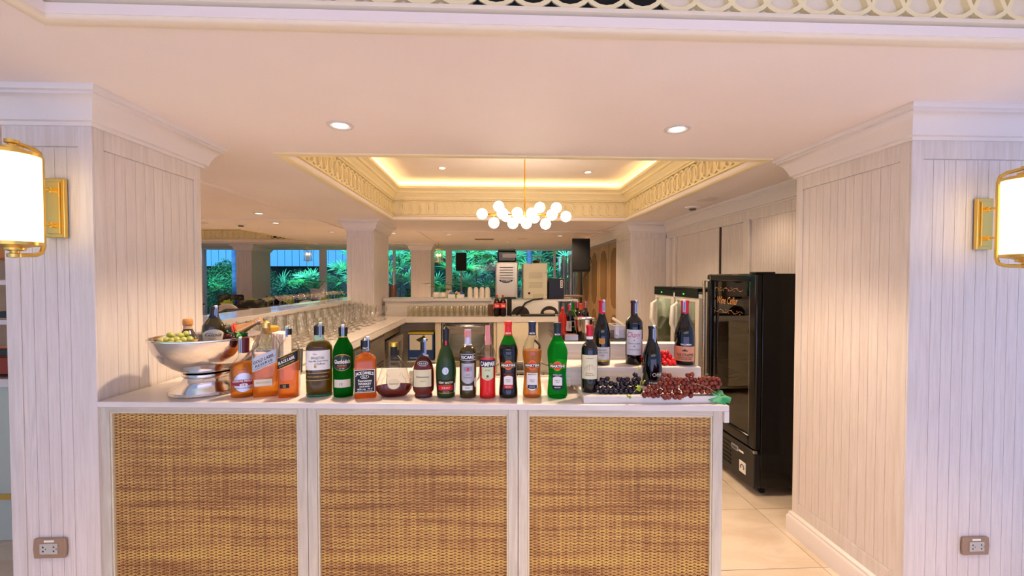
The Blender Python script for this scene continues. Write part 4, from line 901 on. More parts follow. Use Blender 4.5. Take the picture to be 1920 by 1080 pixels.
def bowlbottle(nm, lab, px, py_top, dy, H, Rr, prof, glass, tilt, cap_at=.8):
    p = at(px, py_top, Y=BY + dy); ax = Matrix.Rotation(R(tilt[1]), 4, 'Y') @ Matrix.Rotation(R(tilt[0]), 4, 'X')
    up = ax @ Vector((0, 0, H)); loc = p - up
    b = Bottle(nm, lab, 'bottle', 0, 0, 0, 0, 0, prof, glass, loc=loc, H=H, RR=Rr, cap_at=cap_at, rot=0)
    b.o.rotation_mode = 'QUATERNION'; b.o.rotation_quaternion = (ax @ Matrix.Rotation(R(35), 4, 'Z')).to_quaternion(); return b
b = bowlbottle('wine_bottle', 'dark wine bottle with cream script label and black capsule leaning in the silver bowl', 402, 574, .0, .29, .044, [(0, 0), (.86, 0), (1, .02), (1, .66), (.93, .71), (.72, .76), (.46, .82), (.36, .87), (.34, .95), (.38, .955), (.38, .99), (.33, 1), (0, 1)], P('brown_green_glass', '#2a2408', .08, coat=.3), (4, 6), .82)
b.cap(.82, 1, M_BLACK, .0008, 'capsule'); l = b.label(-1.05, 1.05, .25, .66, P('cream_label4', '#dcd4c6', .6), 'arch'); b.text('Gioia', 0, .575, 1.5, .06, INKG, shear=.4, parent=l); b.text('BRUT', -.1, .51, .6, .02, M_GOLDP, parent=l); b.seal(.7, .83)
b = bowlbottle('wine_bottle', 'bottle with a bulging cork and tan label at the back left of the silver bowl', 352, 597, .10, .25, .043, [(0, 0), (.86, 0), (1, .03), (1, .55), (.9, .65), (.6, .74), (.40, .80), (.38, .86), (.44, .87), (.46, .9), (.46, .96), (.36, 1), (0, 1)], P('grey_brown_glass', '#3b3430', .1, coat=.3), (-4, -2), .82)
b.cap(.80, 1, P('amber_cork', '#c98b45', .5), .001, 'cork'); b.cap(.80, .86, P('pale_foil', '#c9a78c', .4, .3), .0014, 'neck_foil'); b.label(-1.0, 1.1, .42, .60, P('tan_label', '#d6a766', .6)); b.text('Reserva', 0, .52, 1.2, .05, P('dark_brown_ink', '#4a2c14', .6), shear=.3)
b = bowlbottle('champagne_bottle', 'champagne bottle lying in the silver bowl with gold foil neck and red ribbon', 491, 599, .10, .30, .043, CHAMP, P('champagne_glass', '#151c08', .06, coat=.3), (-12, 62), .58)
b.cap(.58, 1, P('rose_gold_foil', '#e0a872', .3, .7), .001, 'gold_foil'); b.cap(.92, 1, P('pale_gold_foil', '#ecc79c', .25, .8), .0035, 'muselet')
rbn = B()
for k in range(2): rbn.tube([Vector((math.sin(a) * (b.rad(.6 * b.H) + .003), -math.cos(a) * (b.rad(.6 * b.H) + .003), (.60 + .035 * k) * b.H)) for a in [i * math.pi / 8 for i in range(16)]], .0042, 6, closed=True)
part('red_ribbon', rbn, P('red_ribbon', '#d8362a', .6), b.o, local=True)
sprig = thing('leaf_sprig', 'green leaf sprig lying on the right rim of the silver bowl', 'leaves', tuple(at(446, 632, Y=BY + .05)))
for (x, y, s_, r_, tl) in ((436, 624, .028, 20, (60, 0)), (449, 626, .03, 80, (50, 10)), (460, 628, .026, 140, (60, 20)), (443, 630, .02, 200, (30, 0))): grape_leaf(sprig, at(x, y, Y=BY + .04), s_, r_, noise_mat('sprig_green', '#5fae6e', '#2f7a3c', .45, (1, 1, 1), 30, 2), tl)
part('stem', B().tube([at(436, 628, Y=BY + .05), at(448, 630, Y=BY + .05), at(462, 631, Y=BY + .05)], .0015), P('brown_stem', '#5a4528', .7), sprig)
dfl = thing('dried_flower', 'small dried brown flower standing behind the champagne in the silver bowl', 'flower', tuple(at(417, 622, Y=BY + .09)))
part('flower_head', B().ball(at(416, 618, Y=BY + .09), .015, 12, 8, (1, 1, .9)), P('ochre_flower', '#a8842a', .7), dfl)
part('flower_stalk', B().tube([at(418, 616, Y=BY + .09), at(423, 609, Y=BY + .09)], .0025).tube([at(415, 616, Y=BY + .09), at(419, 607, Y=BY + .09)], .002).tube([at(418, 640, Y=BY + .09), at(416, 618, Y=BY + .09)], .002), P('dark_stalk', '#2e2418', .7), dfl)

# ------------------------------------------------------------------ things behind the bottle row
def onlocal(x, y, z): return Vector((x, y, z))
p = at(428, 700, Z=ZF); tk = thing('tablet_stand', 'dark tablet leaning on a white wedge stand behind the first whisky bottle', 'tablet', (-1.13, 2.30, ZF), rz=.35)
part('wedge_stand', B().prism([(-.09, 0), (.08, 0), (.06, .015), (-.07, .03)], -.09, .09, 'x').xf(Matrix.Identity(4)), M_WHITEP, tk, local=True)
tbm = B().box(-.11, .11, -.005, .005, 0, .14).xf(Matrix.Translation((0, -.05, .015)) @ Matrix.Rotation(R(-38), 4, 'X')); part('tablet_screen', tbm, M_BLACKM, tk, local=True, bevel=.002)
nk = thing('napkin_stack', 'tall upright stack of folded white paper napkins behind the clear square bottle', 'napkins', (-1.07, 2.2, ZF))
for k in range(9):
    x = -1.105 + k * .0068; h = .235 + U(-.004, .004); part('napkin', B().box(x, x + .0056, 2.17 + U(-.003, .003), 2.25, ZF, ZF + h), P('napkin_paper', '#f0e4de', .8), nk, bevel=.001)
vs_ = thing('glass_jar', 'round clear glass jar of pinkish crushed ice behind the first two whiskies', 'jar', (-1.17, 2.16, ZF))
jp = [(0, .002), (.05, .002), (.062, .02), (.066, .07), (.06, .12), (.045, .15), (.038, .17), (.044, .19)]
part('jar_glass', B().lathe(jp, 32, (-1.17, 2.16, ZF)), M_GLASS, vs_)
part('crushed_ice', B().lathe([(0, .006), (.048, .006), (.058, .02), (.062, .07), (.056, .12), (.04, .14), (0, .145)], 28, (-1.17, 2.16, ZF)), noise_mat('pink_ice', '#e6ccd0', '#cdb0b8', .4, (1, 1, 1), 60, 2, .6), vs_)
crv = thing('carafe', 'glass carafe with amber wooden lid behind the clear square whisky bottle', 'carafe', (-1.19, 2.33, ZF))
part('carafe_glass', B().lathe([(0, .002), (.05, .002), (.055, .01), (.055, .15), (.04, .19), (.036, .215)], 28, (-1.19, 2.33, ZF)), M_GLASS, crv)
part('carafe_lid', B().lathe([(0, .215), (.034, .215), (.04, .22), (.04, .25), (.032, .256), (0, .256)], 24, (-1.19, 2.33, ZF)), P('amber_wood', '#b98a2c', .45), crv)
# paper menus stacked upright by the cognac bottle and a small white tent card
pm = thing('menu_stack', 'stack of cream menus edge-on between the cognac and frosted green bottle', 'menus', (-.33, 2.1, ZF - .002))
for k in range(12): part('menu', B().box(-.40 + U(-.003, .003), -.29 + U(-.003, .003), 2.04, 2.2, ZF - .002 + k * .0062, ZF - .002 + k * .0062 + .0048), P('menu_paper', '#e9e0cd', .7), pm)
tc_ = thing('tent_card', 'plain white folded tent card behind the clear decanter', 'card', (-.46, 2.06, ZF - .002), rz=.3)
part('card_leaf', B().prism([(-.05, 0), (-.047, 0), (0, .075), (.047, 0), (.05, 0), (.0, .08)], -.05, .05, 'x'), M_WHITEP, tc_, local=True)
mt = thing('menu_board', 'thick pale grey bar mat lying by the inner corner of the worktop', 'bar mat', (-1.02, 2.38, ZF - .002)); part('mat_board', B().box(-1.16, -.96, 2.33, 2.44, ZF - .002, ZF + .016), P('pale_grey_mat', '#c9bfb2', .5), mt, bevel=.003)
# steel rack and blender in the sink bay
rk = thing('steel_rack', 'rounded steel rack with upright bars in the sink bay behind the vermouth bottles', 'rack', (.22, 2.55, .72))
part('rack_tray', B().box(-.04, .40, 2.4, 2.72, .72, .75), M_STEEL, rk, bevel=.004)
part('rack_leg', B().box(-.03, .0, 2.42, 2.45, .0, .72).box(.37, .40, 2.42, 2.45, 0, .72).box(-.03, .0, 2.67, 2.7, 0, .72).box(.37, .40, 2.67, 2.7, 0, .72), M_STEEL, rk)
for yy in (2.42, 2.70): part('rack_hoop', B().tube([(-.03, yy, .75), (-.03, yy, .98), (.0, yy, 1.045), (.06, yy, 1.065), (.30, yy, 1.065), (.36, yy, 1.045), (.39, yy, .98), (.39, yy, .75)], .009, 8), M_STEEL, rk)
for k in range(11): part('rack_bar', B().tube([(.0 + k * .036, 2.43, .75), (.0 + k * .036, 2.43, 1.055)], .004, 6), M_STEEL, rk)
bl = thing('blender', 'blender with clear flared jug on a black base behind the vermouth bottles', 'blender', (.24, 3.3, .80))
part('motor_base', B().lathe([(0, 0), (.09, 0), (.095, .01), (.075, .11), (.06, .13), (0, .13)], 20, (.24, 3.3, .80)), M_BLACKM, bl)
part('jug', B().lathe([(0, .135), (.05, .135), (.055, .15), (.085, .33), (.09, .345)], 24, (.24, 3.3, .80)), M_GLASS, bl)
part('jug_handle', B().tube([(.29, 3.3, .97), (.35, 3.3, 1.0), (.36, 3.3, 1.08), (.32, 3.3, 1.12)], .009), M_BLACKM, bl)
stn = thing('work_table', 'low steel work table standing in the aisle of the bar', 'table', (.3, 3.3, 0))
part('table_top', B().box(-.05, .60, 3.05, 3.6, .76, .80), M_STEEL, stn, bevel=.003)
for x in (-.02, .57):
    for y in (3.08, 3.57): part('leg', B().tube([(x, y, 0), (x, y, .76)], .018), M_STEEL, stn)
# right-hand side station with liquor bottles
sx = thing('side_station', 'narrow side counter with dark top carrying liqueur bottles right of the aisle', 'side counter', (.86, 3.9, 0))
part('station_body', B().box(.60, 1.12, 3.62, 4.3, .05, 1.03), M_CAB, sx, bevel=.003)
part('station_top', B().box(.56, 1.16, 3.58, 4.34, 1.03, 1.07), P('dark_stone_top', '#2a211c', .3), sx, bevel=.003)
zs = 1.07
def stbottle(nm, lab, px, pytop, Y, H, r_, prof, glass, capmat, cap_at=.8, **k):
    q = at(px, 600, Y=Y); b = Bottle(nm, lab, 'bottle', 0, 0, 0, 0, 0, prof, glass, loc=(q.x, Y, zs), H=H, RR=r_, cap_at=cap_at, seg=20, fine=False); b.cap(cap_at, 1, capmat, .001); return b
b = stbottle('syrup_bottle', 'tall red plastic drink bottle with a waist, leftmost on the dark side counter', 1055, 575, 3.72, .285, .035, [(0, 0), (.9, 0), (1, .03), (1, .2), (.8, .3), (.95, .4), (1, .62), (.85, .75), (.36, .84), (.34, .92), (.42, .93), (.42, 1), (0, 1)], P('red_plastic', '#e0301c', .2, trans=.3), P('red_cap', '#d8231c', .35), .9)
b = stbottle('wine_bottle', 'dark wine bottle with white label and red cap on the dark side counter', 1068, 577, 3.80, .30, .037, BORD, G_DARK, REDC); b.label(-1, .5, .2, .5, M_LAB); b.seal(.6, .82)
stbottle('liqueur_bottle', 'slim bright green bottle with a tall dark spout on the side counter', 1074, 566, 3.95, .33, .034, [(0, 0), (.9, 0), (1, .03), (1, .55), (.5, .72), (.35, .8), (.35, .9), (.12, .92), (.1, 1), (0, 1)], liq('bright_green_shoulder', '#2a9a28', .8, .05), M_BLACKM, .92)
b = stbottle('wine_bottle', 'red-capped dark bottle right of the green spout bottle on the side counter', 1082, 577, 4.0, .31, .037, BORD, G_DARK, REDC); b.seal(.6, .82)
b = stbottle('bitter_bottle', 'clear bottle with orange neck between two red-capped bottles on the side counter', 1089, 577, 3.9, .30, .035, BORD, M_BGLASS, P('orange_cap', '#e0582a', .4)); b.liquid(.6, L_RED)
b = stbottle('wine_bottle', 'rightmost red-capped dark bottle standing behind the steel bucket', 1097, 577, 4.0, .31, .037, BORD, G_DARK, REDC); b.seal(.6, .82)
ib = thing('ice_bucket', 'polished steel ice bucket with side handles on the dark side counter', 'bucket', tuple(Vector((at(1095, 600, Y=3.75).x, 3.75, zs))))
part('bucket', B().lathe([(0, 0), (.075, 0), (.08, .01), (.095, .17), (.102, .175), (.1, .18), (.092, .172), (.075, .02), (0, .015)], 28), M_SILVER, ib, local=True)
for s_ in (-1, 1): part('handle', B().tube([(s_ * .093, 0, .15), (s_ * .125, 0, .15), (s_ * .125, 0, .10), (s_ * .088, 0, .10)], .005, 8), M_SILVER, ib, local=True)
part('tongs', B().tube([(-.02, 0, .06), (-.09, -.01, .24), (-.1, -.01, .25)], .006, 6), M_STEEL, ib, local=True)
nb = thing('napkin_caddy', 'small steel napkin caddy on the front edge of the dark side counter', 'caddy', tuple(Vector((at(1070, 600, Y=3.64).x, 3.64, zs))))
part('caddy_box', B().box(-.055, .055, -.04, .04, 0, .012).box(-.055, .055, -.042, -.036, .0, .05).box(-.055, .055, .036, .042, 0, .05).box(-.057, -.052, -.04, .04, 0, .05).box(.052, .057, -.04, .04, 0, .05), M_STEEL, nb, local=True)
part('napkin', B().box(-.048, .048, -.033, .033, .012, .046), P('orange_napkin', '#c97a4a', .7), nb, local=True)
xb = thing('acrylic_box', 'clear acrylic box on the right end of the dark side counter', 'box', tuple(Vector((1.10, 3.75, zs))))
part('box_wall', B().box(-.05, .05, -.09, .09, 0, .004).box(-.05, -.047, -.09, .09, 0, .12).box(.047, .05, -.09, .09, 0, .12).box(-.05, .05, -.09, -.087, 0, .12).box(-.05, .05, .087, .09, 0, .12), M_GLASS, xb, local=True)
part('rim', B().tube([(-.05, -.09, .12), (.05, -.09, .12), (.05, .09, .12), (-.05, .09, .12)], .003, 6, closed=True), M_WHITEP, xb, local=True)

# ------------------------------------------------------------------ glasses
WG = B().lathe([(0, .003), (.033, .001), (.034, .003), (.012, .007), (.0045, .012), (.0038, .08), (.006, .09), (.022, .105), (.034, .13), (.037, .155), (.034, .185), (.031, .205)], 16)
gm = thin_glass('stemware_glass', '#fdfdfb', 1.75, edge=.25)
g0 = one('wine_glass', WG, gm, 'clear stemmed wine glass standing in the rows on the left worktop arm', 'glass', 'stemmed wine glasses on the left worktop arm', origin=(0, 0, 0))
first = True; cnt = 0
for j in range(33):
    y = 2.62 + j * .089
    ncol = 6 if y > 2.9 else 5
    for i in range(ncol):
        x = -1.785 + i * .082 + (j % 2) * .02
        if y > 5.5 or (i == 5 and j % 3 == 0) or (i == 4 and j % 7 == 3): continue
        if first: o = g0; first = False
        else: o = g0.copy(); COL.objects.link(o)
        o.location = (x + U(-.005, .005), y + U(-.008, .008), ZF - .002); q = U(.92, 1.08) * (1.0 if i < 3 else .86); o.scale = (q, q, q); cnt += 1
g1 = one('champagne_coupe', B().lathe([(0, .003), (.032, .001), (.033, .003), (.008, .008), (.004, .02), (.004, .09), (.02, .1), (.045, .12), (.05, .135)], 16), gm, 'clear wide coupe glass standing on the raised left ledge', 'glass', 'coupe glasses on the left ledge', origin=(0, 0, 0))
first = True
for j in range(17):
    for i in range(2):
        y = 3.9 + j * .1; x = -1.90 - i * .115
        if first: o = g1; first = False
        else: o = g1.copy(); COL.objects.link(o)
        o.location = (x + U(-.008, .008), y + U(-.01, .01), 1.32); q = U(.8, .95); o.scale = (q, q, q)
# tumblers upside down along the back
g2 = one('tumbler', B().lathe([(.036, 0), (.037, .002), (.031, .135), (.028, .14), (0, .138)], 16), thin_glass('tumbler_glass', '#fbfaf4', 1.7, edge=.3), 'clear straight tumbler standing upside down in the rows along the back worktop', 'glass', 'upturned tumblers along the back worktop', origin=(0, 0, 0))
first = True
for i in range(14):
    for j in range(3):
        if first: o = g2; first = False
        else: o = g2.copy(); COL.objects.link(o)
        o.location = (-1.12 + i * .079 - 0, 5.76 + j * .077, ZF - .002)
mg = thing('martini_glass', 'single upturned martini glass alone on the left worktop arm', 'glass', (-1.33, 3.55, ZF - .002))
part('bowl', B().lathe([(.05, 0), (.004, .055), (.003, .11)], 24), gm, mg, local=True); part('foot', B().lathe([(.003, .11), (.03, .115), (.031, .117), (0, .118)], 24), gm, mg, local=True)

# ------------------------------------------------------------------ on the back ledge and machine shelf
zl = 1.32
def cup(name, lab, px, Y, z, prof, mat, cat='cup', group=None):
    q = at(px, 560, Y=Y); return one(name, B().lathe(prof, 20, (q.x, Y, z)), mat, lab, cat, group)
CREAMC = P('cream_ceramic', '#ece3d0', .3)
rp_ = [(0, 0), (.03, 0), (.05, .015), (.055, .04), (.045, .07), (.04, .07), (.048, .04), (.03, .01), (0, .008)]
cup('round_bowl', 'round cream ceramic bowl, left of the pair at the left end of the back ledge', 818, 6.1, zl, rp_, CREAMC, 'bowl')
cup('round_bowl', 'round cream ceramic bowl, right of the pair at the left end of the back ledge', 829, 6.1, zl, rp_, CREAMC, 'bowl')
for i, (px, colr, lab) in enumerate(((847, '#5a86b8', 'small white planter box with pale blossoms beside the bowl pair'), (864, '#3c5f9a', 'second white planter box with orange blossoms and a blue cloth'))):
    q = at(px, 560, Y=6.1); t = thing('planter_box', lab, 'planter', (q.x, 6.1, zl))
    part('box', B().box(-.05, .05, -.04, .04, 0, .055), M_WHITEP, t, local=True, bevel=.003)
    part('blue_cloth', B().ball((0, 0, .06), .042, 12, 8, (1, .8, .7)), P('blue_cloth%d' % i, colr, .7), t, local=True)
    fb = B()
    for k in range(7): fb.ball((-.05 + U(-.02, .03), U(-.03, .03), .06 + U(0, .04)), .014, 8, 6)
    part('blossoms', fb, P('peach_blossom', '#e8c8a0', .6), t, local=True)
    part('foliage', B().ball((-.06, 0, .025), .02, 8, 6, (1, 1, 1.2)), M_LIME, t, local=True)
for i, px in enumerate((881.5, 892.5, 903.5, 914)):
    q = at(px, 560, Y=6.08); t = thing('cup_stack', ['stack of two upturned cream cups, leftmost of four by the tall machine', 'second stack of upturned cream cups from the left', 'third stack of upturned cream cups from the left', 'stack of upturned cream cups, rightmost, next to the tall machine'][i], 'cups', (q.x, 6.08, zl), 'cup stacks on the back ledge')
    for k in range(2): part('cup', B().lathe([(.037, 0), (.038, .004), (.034, .08), (.02, .105), (0, .107)], 20, (0, 0, k * .05)), CREAMC, t, local=True)
def cola(px, lab, capc):
    q = at(px, 592, Y=5.75); t = thing('cola_bottle', lab, 'bottle', (q.x, 5.75, ZF - .002))
    part('bottle_body', B().lathe([(0, 0), (.03, 0), (.042, .01), (.044, .09), (.040, .12), (.044, .15), (.044, .18), (.038, .205), (.026, .235)], 20), P('cola_plastic', '#1a0c08', .1, coat=.3), t, local=True)
    part('bottle_neck', B().lathe([(.026, .235), (.013, .265), (.012, .275)], 16), thin_glass('pale_green_plastic', '#bcd8a8', 1.4), t, local=True)
    part('cap', B().lathe([(.015, .265), (.016, .268), (.016, .288), (.0, .29)], 16), P('cap' + capc.strip('#'), capc, .4), t, local=True)
    part('red_label', B().lathe([(.0445, .115), (.0445, .18)], 20), P('red_label', '#d8302a', .5), t, local=True)
    v, f = text2d('Cola', .02, .3); b = B(); b.add([(math.sin(p[0] * 1.2) * .0455, -math.cos(p[0] * 1.2) * .0455, .148 + p[1] * .03) for p in v], f); part('lettering', b, M_WHITE, t, local=True, smooth=False)
cola(931.5, 'cola bottle with red label and green-tinted neck, left of the two', '#e0402a'); cola(943, 'cola bottle with red label and orange neck, right of the two', '#e8452c')
bx = one('wooden_block', B().box(at(915, 570, Y=5.86).x, at(925, 570, Y=5.86).x, 5.80, 5.93, ZF - .002, ZF + .15), noise_mat('brown_wood', '#6b4024', '#54301a', .5, (20, 20, 2)), 'dark brown wooden block left of the cola bottles', 'block', bevel=.003)
# white machine housing; two flat dark half-discs paint in the shade of round openings
x0 = at(955, 580, Y=5.92).x; x1 = at(1047, 580, Y=5.92).x
hs = thing('coffee_counter_unit', 'white housing with two round dark openings below the machines', 'machine housing', ((x0 + x1) / 2, 5.95, ZF - .002))
part('housing', B().box(x0, x1, 5.90, 5.985, ZF - .002, 1.274), M_WHITEP, hs, bevel=.006)
for px in (976, 1030):
    c = at(px, 596, Y=5.9); n = 16; pts = [(c.x + .125 * math.cos(math.pi * k / n), max(ZF, 1.10) + .115 * math.sin(math.pi * k / n)) for k in range(n + 1)]
    part('opening_shade_disc', B().prism(pts, 5.893, 5.9, 'y'), P('opening_shade_brown', '#2e221c', .7), hs)
part('cup_bundle', B().ball(((at(1030, 595, Y=5.88)).x, 5.88, 1.13), .05, 12, 8, (1.6, .3, .7)), P('crumpled_paper', '#e0d3c4', .8), hs)
one('black_tray', B().box(at(976, 593, Y=5.78).x, at(1040, 593, Y=5.78).x, 5.70, 5.86, ZF - .001, ZF + .022), M_BLACKM, 'long black tray lying in front of the white housing', 'tray', bevel=.004)
dp = thing('menu_screen', 'slim black framed panel standing upright right of the cola bottles', 'panel', (at(955, 580, Y=5.8).x, 5.8, ZF)); part('frame', B().cbox((at(955, 580, Y=5.8).x, 5.8, ZF + .125), (.012, .16, .25), .3), M_BLACKM, dp)
hose = one('hose', B().tube([at(968, 592, Y=5.87), at(975, 582, Y=5.87), at(985, 568, Y=5.87), at(1000, 562, Y=5.88), at(1018, 560, Y=5.9)], .012, 8), M_BLACKM, 'thick black hose hanging across the white housing', 'hose')
zm = 1.30; YM = 6.2
x0 = at(929, 500, Y=YM).x; x1 = at(971, 500, Y=YM).x
mc = thing('juice_machine', 'tall silver drink machine with louvred front and black hopper', 'machine', ((x0 + x1) / 2, 6.35, zm))
part('machine_body', B().box(x0, x1, YM, YM + .35, zm, 1.84), noise_mat('silver_paint', '#c9c2b8', '#bcb4a9', .35, (1, 1, 1), 3, 2, metal=.5), mc, bevel=.015)
part('front_panel', B().box(x0 + .02, x1 - .04, YM - .006, YM, zm + .02, 1.82), P('warm_silver_front', '#d2cabd', .35, .3), mc, bevel=.003)
for k in range(5): part('louvre', B().box(x0 + .06, x1 - .07, YM - .011, YM - .005, 1.60 + k * .038, 1.612 + k * .038), P('louvre_dark', '#6b6257', .5), mc)
eb = B(); n = 12; cx = (x0 + x1) / 2 - .01; eb.prism([(cx + .1 * math.cos(math.pi + math.pi * k / n), 1.58 + .045 * math.sin(math.pi + math.pi * k / n)) for k in range(n + 1)], YM - .01, YM - .005, 'y'); bdg = part('badge', eb, M_BLACK, mc)
v, f = text2d('Carpigiani', .02, .2); b = B(); b.add([(cx + p[0] * .14, YM - .012, 1.565 + p[1] * .022) for p in v], f); part('lettering', b, M_WHITE, bdg, smooth=False)
part('hopper', B().box(x0 + .03, x1 - .02, YM + .02, YM + .3, 1.84, 2.0), M_BLACK, mc, bevel=.02); part('hopper_lid', B().box(x0 + .04, x1 - .03, YM + .03, YM + .29, 2.0, 2.03), P('dark_lid', '#1a1411', .3), mc, bevel=.01)
part('hopper_band', B().box(x0 + .1, x1 - .018, YM + .013, YM + .02, 1.90, 1.96), P('grey_band', '#a8a39c', .5), mc)
part('drip_tray', B().box(x0 + .12, x1 - .03, YM - .05, YM, zm, zm + .03), P('teal_black', '#12302e', .4), mc)
x0 = at(981, 500, Y=YM).x; x1 = at(1026, 500, Y=YM).x
mc = thing('coffee_machine', 'cream coffee machine seen from the back with vent panels and glass bean hopper', 'machine', ((x0 + x1) / 2, 6.35, zm))
CRM = P('cream_enamel', '#e6dcb9', .4)
part('machine_body', B().box(x0, x1, YM - .02, YM + .3, zm, 1.82), CRM, mc, bevel=.012)
for z0, z1 in ((1.60, 1.69), (1.46, 1.55)):
    vb = B()
    for k in range(7): vb.box(x0 + .08, x1 - .07, YM - .024, YM - .02, z0 + k * (z1 - z0) / 7, z0 + (k + .55) * (z1 - z0) / 7)
    part('vent_panel', vb, P('cream_shade', '#d3c9a8', .5), mc)
part('socket', B().box(x0 + .07, x0 + .1, YM - .026, YM - .02, 1.37, 1.4), M_BLACK, mc)
gv = B()
for k in range(6): gv.box(x0 + .14, x1 - .05, YM - .024, YM - .02, 1.31 + k * .012, 1.316 + k * .012)
part('lower_grille', gv, P('cream_shade', '#d3c9a8', .5), mc)
for (u, z) in ((x1 - .02, 1.68), (x1 - .02, 1.36), (x0 + .12, 1.81)): part('screw', B().ball((u, YM - .02, z), .006, 8, 6), M_BLACK, mc)
xh = (x0 + x1) / 2 + .03; part('bean_hopper', B().lathe([(.05, 0), (.075, .05), (.08, .10)], 20, (xh, 6.33, 1.82)), M_GLASS, mc); part('beans', B().lathe([(0, .004), (.046, .004), (.06, .04), (0, .045)], 20, (xh, 6.33, 1.82)), P('coffee_beans', '#3a2114', .6), mc); part('hopper_lid', B().lathe([(0, .10), (.083, .10), (.083, .112), (0, .118)], 20, (xh, 6.33, 1.82)), P('grey_smoke_lid', '#9c968c', .3), mc)
x0 = at(1028, 500, Y=YM).x; x1 = at(1057, 500, Y=YM).x
gr = thing('black_grinder_box', 'black box-shaped appliance with a small white control plate beside the cream machine', 'machine', ((x0 + x1) / 2, 6.3, zm))
part('housing', B().box(x0, x1, YM - .03, YM + .25, zm, 1.60), P('blue_black', '#11151a', .35), gr, bevel=.01)
part('control_plate', B().box(x1 - .055, x1 - .02, YM - .034, YM - .03, 1.46, 1.575), M_WHITEP, gr)
for z in (1.485, 1.52, 1.55): part('knob', B().ball((x1 - .037, YM - .036, z), .009, 8, 6), M_BLACK, gr)
cb = one('cable', B().tube([at(1045, 561, Y=6.1), at(1055, 567, Y=6.05), at(1068, 566, Y=6.05), at(1078, 562, Y=6.15)], .006, 6), M_BLACK, 'thin black cable drooping off the machine shelf', 'cable')
fo = one('folder', B().cbox((at(1070, 560, Y=6.3).x, 6.3, 1.335), (.30, .22, .03), .2), P('folder_brown', '#7d6350', .5), 'brown folder lying at the right end of the machine shelf', 'folder', bevel=.003)

# ------------------------------------------------------------------ speakers
def speaker(name, lab, px0, px1, py0, py1, Y, stand_top=True, rz=0, cable=False):
    a = at(px0, py0, Y=Y); c = at(px1, py1, Y=Y); w = c.x - a.x; h = a.z - c.z; cx = (a.x + c.x) / 2
    t = thing(name, lab, 'speaker', (cx, Y + .1, c.z), rz=rz)
    part('cabinet', B().prism([(-w / 2, 0), (w / 2, 0), (w * .36, w * .8), (-w * .36, w * .8)], 0, h), M_BLACKM, t, local=True, bevel=.008)
    part('grille', B().box(-w * .45, w * .45, -.008, .0, h * .05, h * .95), P('grille_black', '#0a0908', .8), t, local=True, bevel=.003)
    s = thing('speaker_stand', 'tripod pole carrying the ' + ('black loudspeaker by the wood doors' if cable else 'far black loudspeaker before the palms'), 'stand', (cx, Y + .1, 0))
    part('pole', B().tube([(0, 0, .35), (0, 0, c.z)], .018, 8), M_BLACKM if cable else M_STEEL, s, local=True)
    for k in range(3):
        q = 2.1 * k + .4; part('leg', B().tube([(0, 0, .6), (.35 * math.cos(q), .35 * math.sin(q), .012)], .012, 6), M_BLACKM, s, local=True)
    if cable: part('speaker_cable', B().tube([(w * .5, .1, h * .5), (w * .62, .12, h * .42), (w * .66, .12, h * .3), (w * .4, .1, .2 * h), (w * .6, .1, .14 * h), (w * .55, .1, .02), (.05, .02, -.08), (.02, 0, -.4)], .006, 6), M_BLACK, t, local=True)
speaker('loudspeaker', 'large black loudspeaker on a pole stand by the wood doors', 1075, 1109, 446, 509, 6.75, cable=True)
speaker('loudspeaker', 'black loudspeaker on a pole before the far palms, left of the tall machine', 853.5, 874.5, 473, 507.5, 9.6)
one('brown_column', B().lathe([(0, 0), (.075, 0), (.075, 1.45), (.07, 1.46), (0, 1.46)], 20, (at(737, 500, Y=9.0).x, 9.0, 0)), P('bronze_brown', '#4a3020', .5), 'round bronze brown column planter before the window, right of the glasses pillar', 'column')

# ------------------------------------------------------------------ tall wine cooler at the right
wc = thing('wine_cooler', 'tall black glass-door wine cooler standing against the right wall', 'wine cooler', (2.15, 3.32, 0))
X0, X1, Y0, Y1, ZH = 1.94, 2.33, 2.99, 3.70, 1.635
part('cabinet', B().box(X0, X1, Y0, Y0 + .02, .07, ZH).box(X0, X1, Y1 - .02, Y1, .07, ZH).box(X0, X1, Y0 + .02, Y1 - .02, ZH - .03, ZH).box(X1 - .02, X1, Y0 + .02, Y1 - .02, .07, ZH - .03).box(X0, X1 - .02, Y0 + .02, Y1 - .02, .07, .36), P('gloss_black', '#0a0a0b', .16), wc, bevel=.004)
part('interior_lining', B().box(X0 + .02, X1 - .022, Y0 + .021, Y0 + .025, .36, ZH - .031).box(X0 + .02, X1 - .022, Y1 - .025, Y1 - .021, .36, ZH - .031).box(X1 - .028, X1 - .0205, Y0 + .025, Y1 - .025, .36, ZH - .031), P('brown_lining', '#5f5747', .5), wc)
dr_ = part('door_frame', B().box(X0 - .05, X0, Y0, Y0 + .075, .35, ZH).box(X0 - .05, X0, Y1 - .06, Y1, .35, ZH).box(X0 - .05, X0, Y0 + .075, Y1 - .06, ZH - .06, ZH).box(X0 - .05, X0, Y0 + .075, Y1 - .06, .35, .43), P('gloss_black', '#0a0a0b', .16), wc, bevel=.012)
part('pane', B().box(X0 - .03, X0 - .022, Y0 + .075, Y1 - .06, .43, ZH - .06), M_SMOKE, dr_)
part('inner_edge', B().box(X0 - .0515, X0 - .049, Y0 + .072, Y0 + .078, .43, ZH - .06), M_STEEL, dr_)
def door_text(s, y, z, w, h, mat, slope=0):
    v, f = text2d(s, .0, .35); b = B(); b.add([(X0 - .033, y - p[0] * w, z + p[1] * h) for p in v], f); return part('lettering', b, mat, dr_, smooth=False)
GT = P('gold_lettering', '#e0a060', .4); door_text('Wine Cellar', 3.40, 1.42, .30, .06, GT)
vn = B()
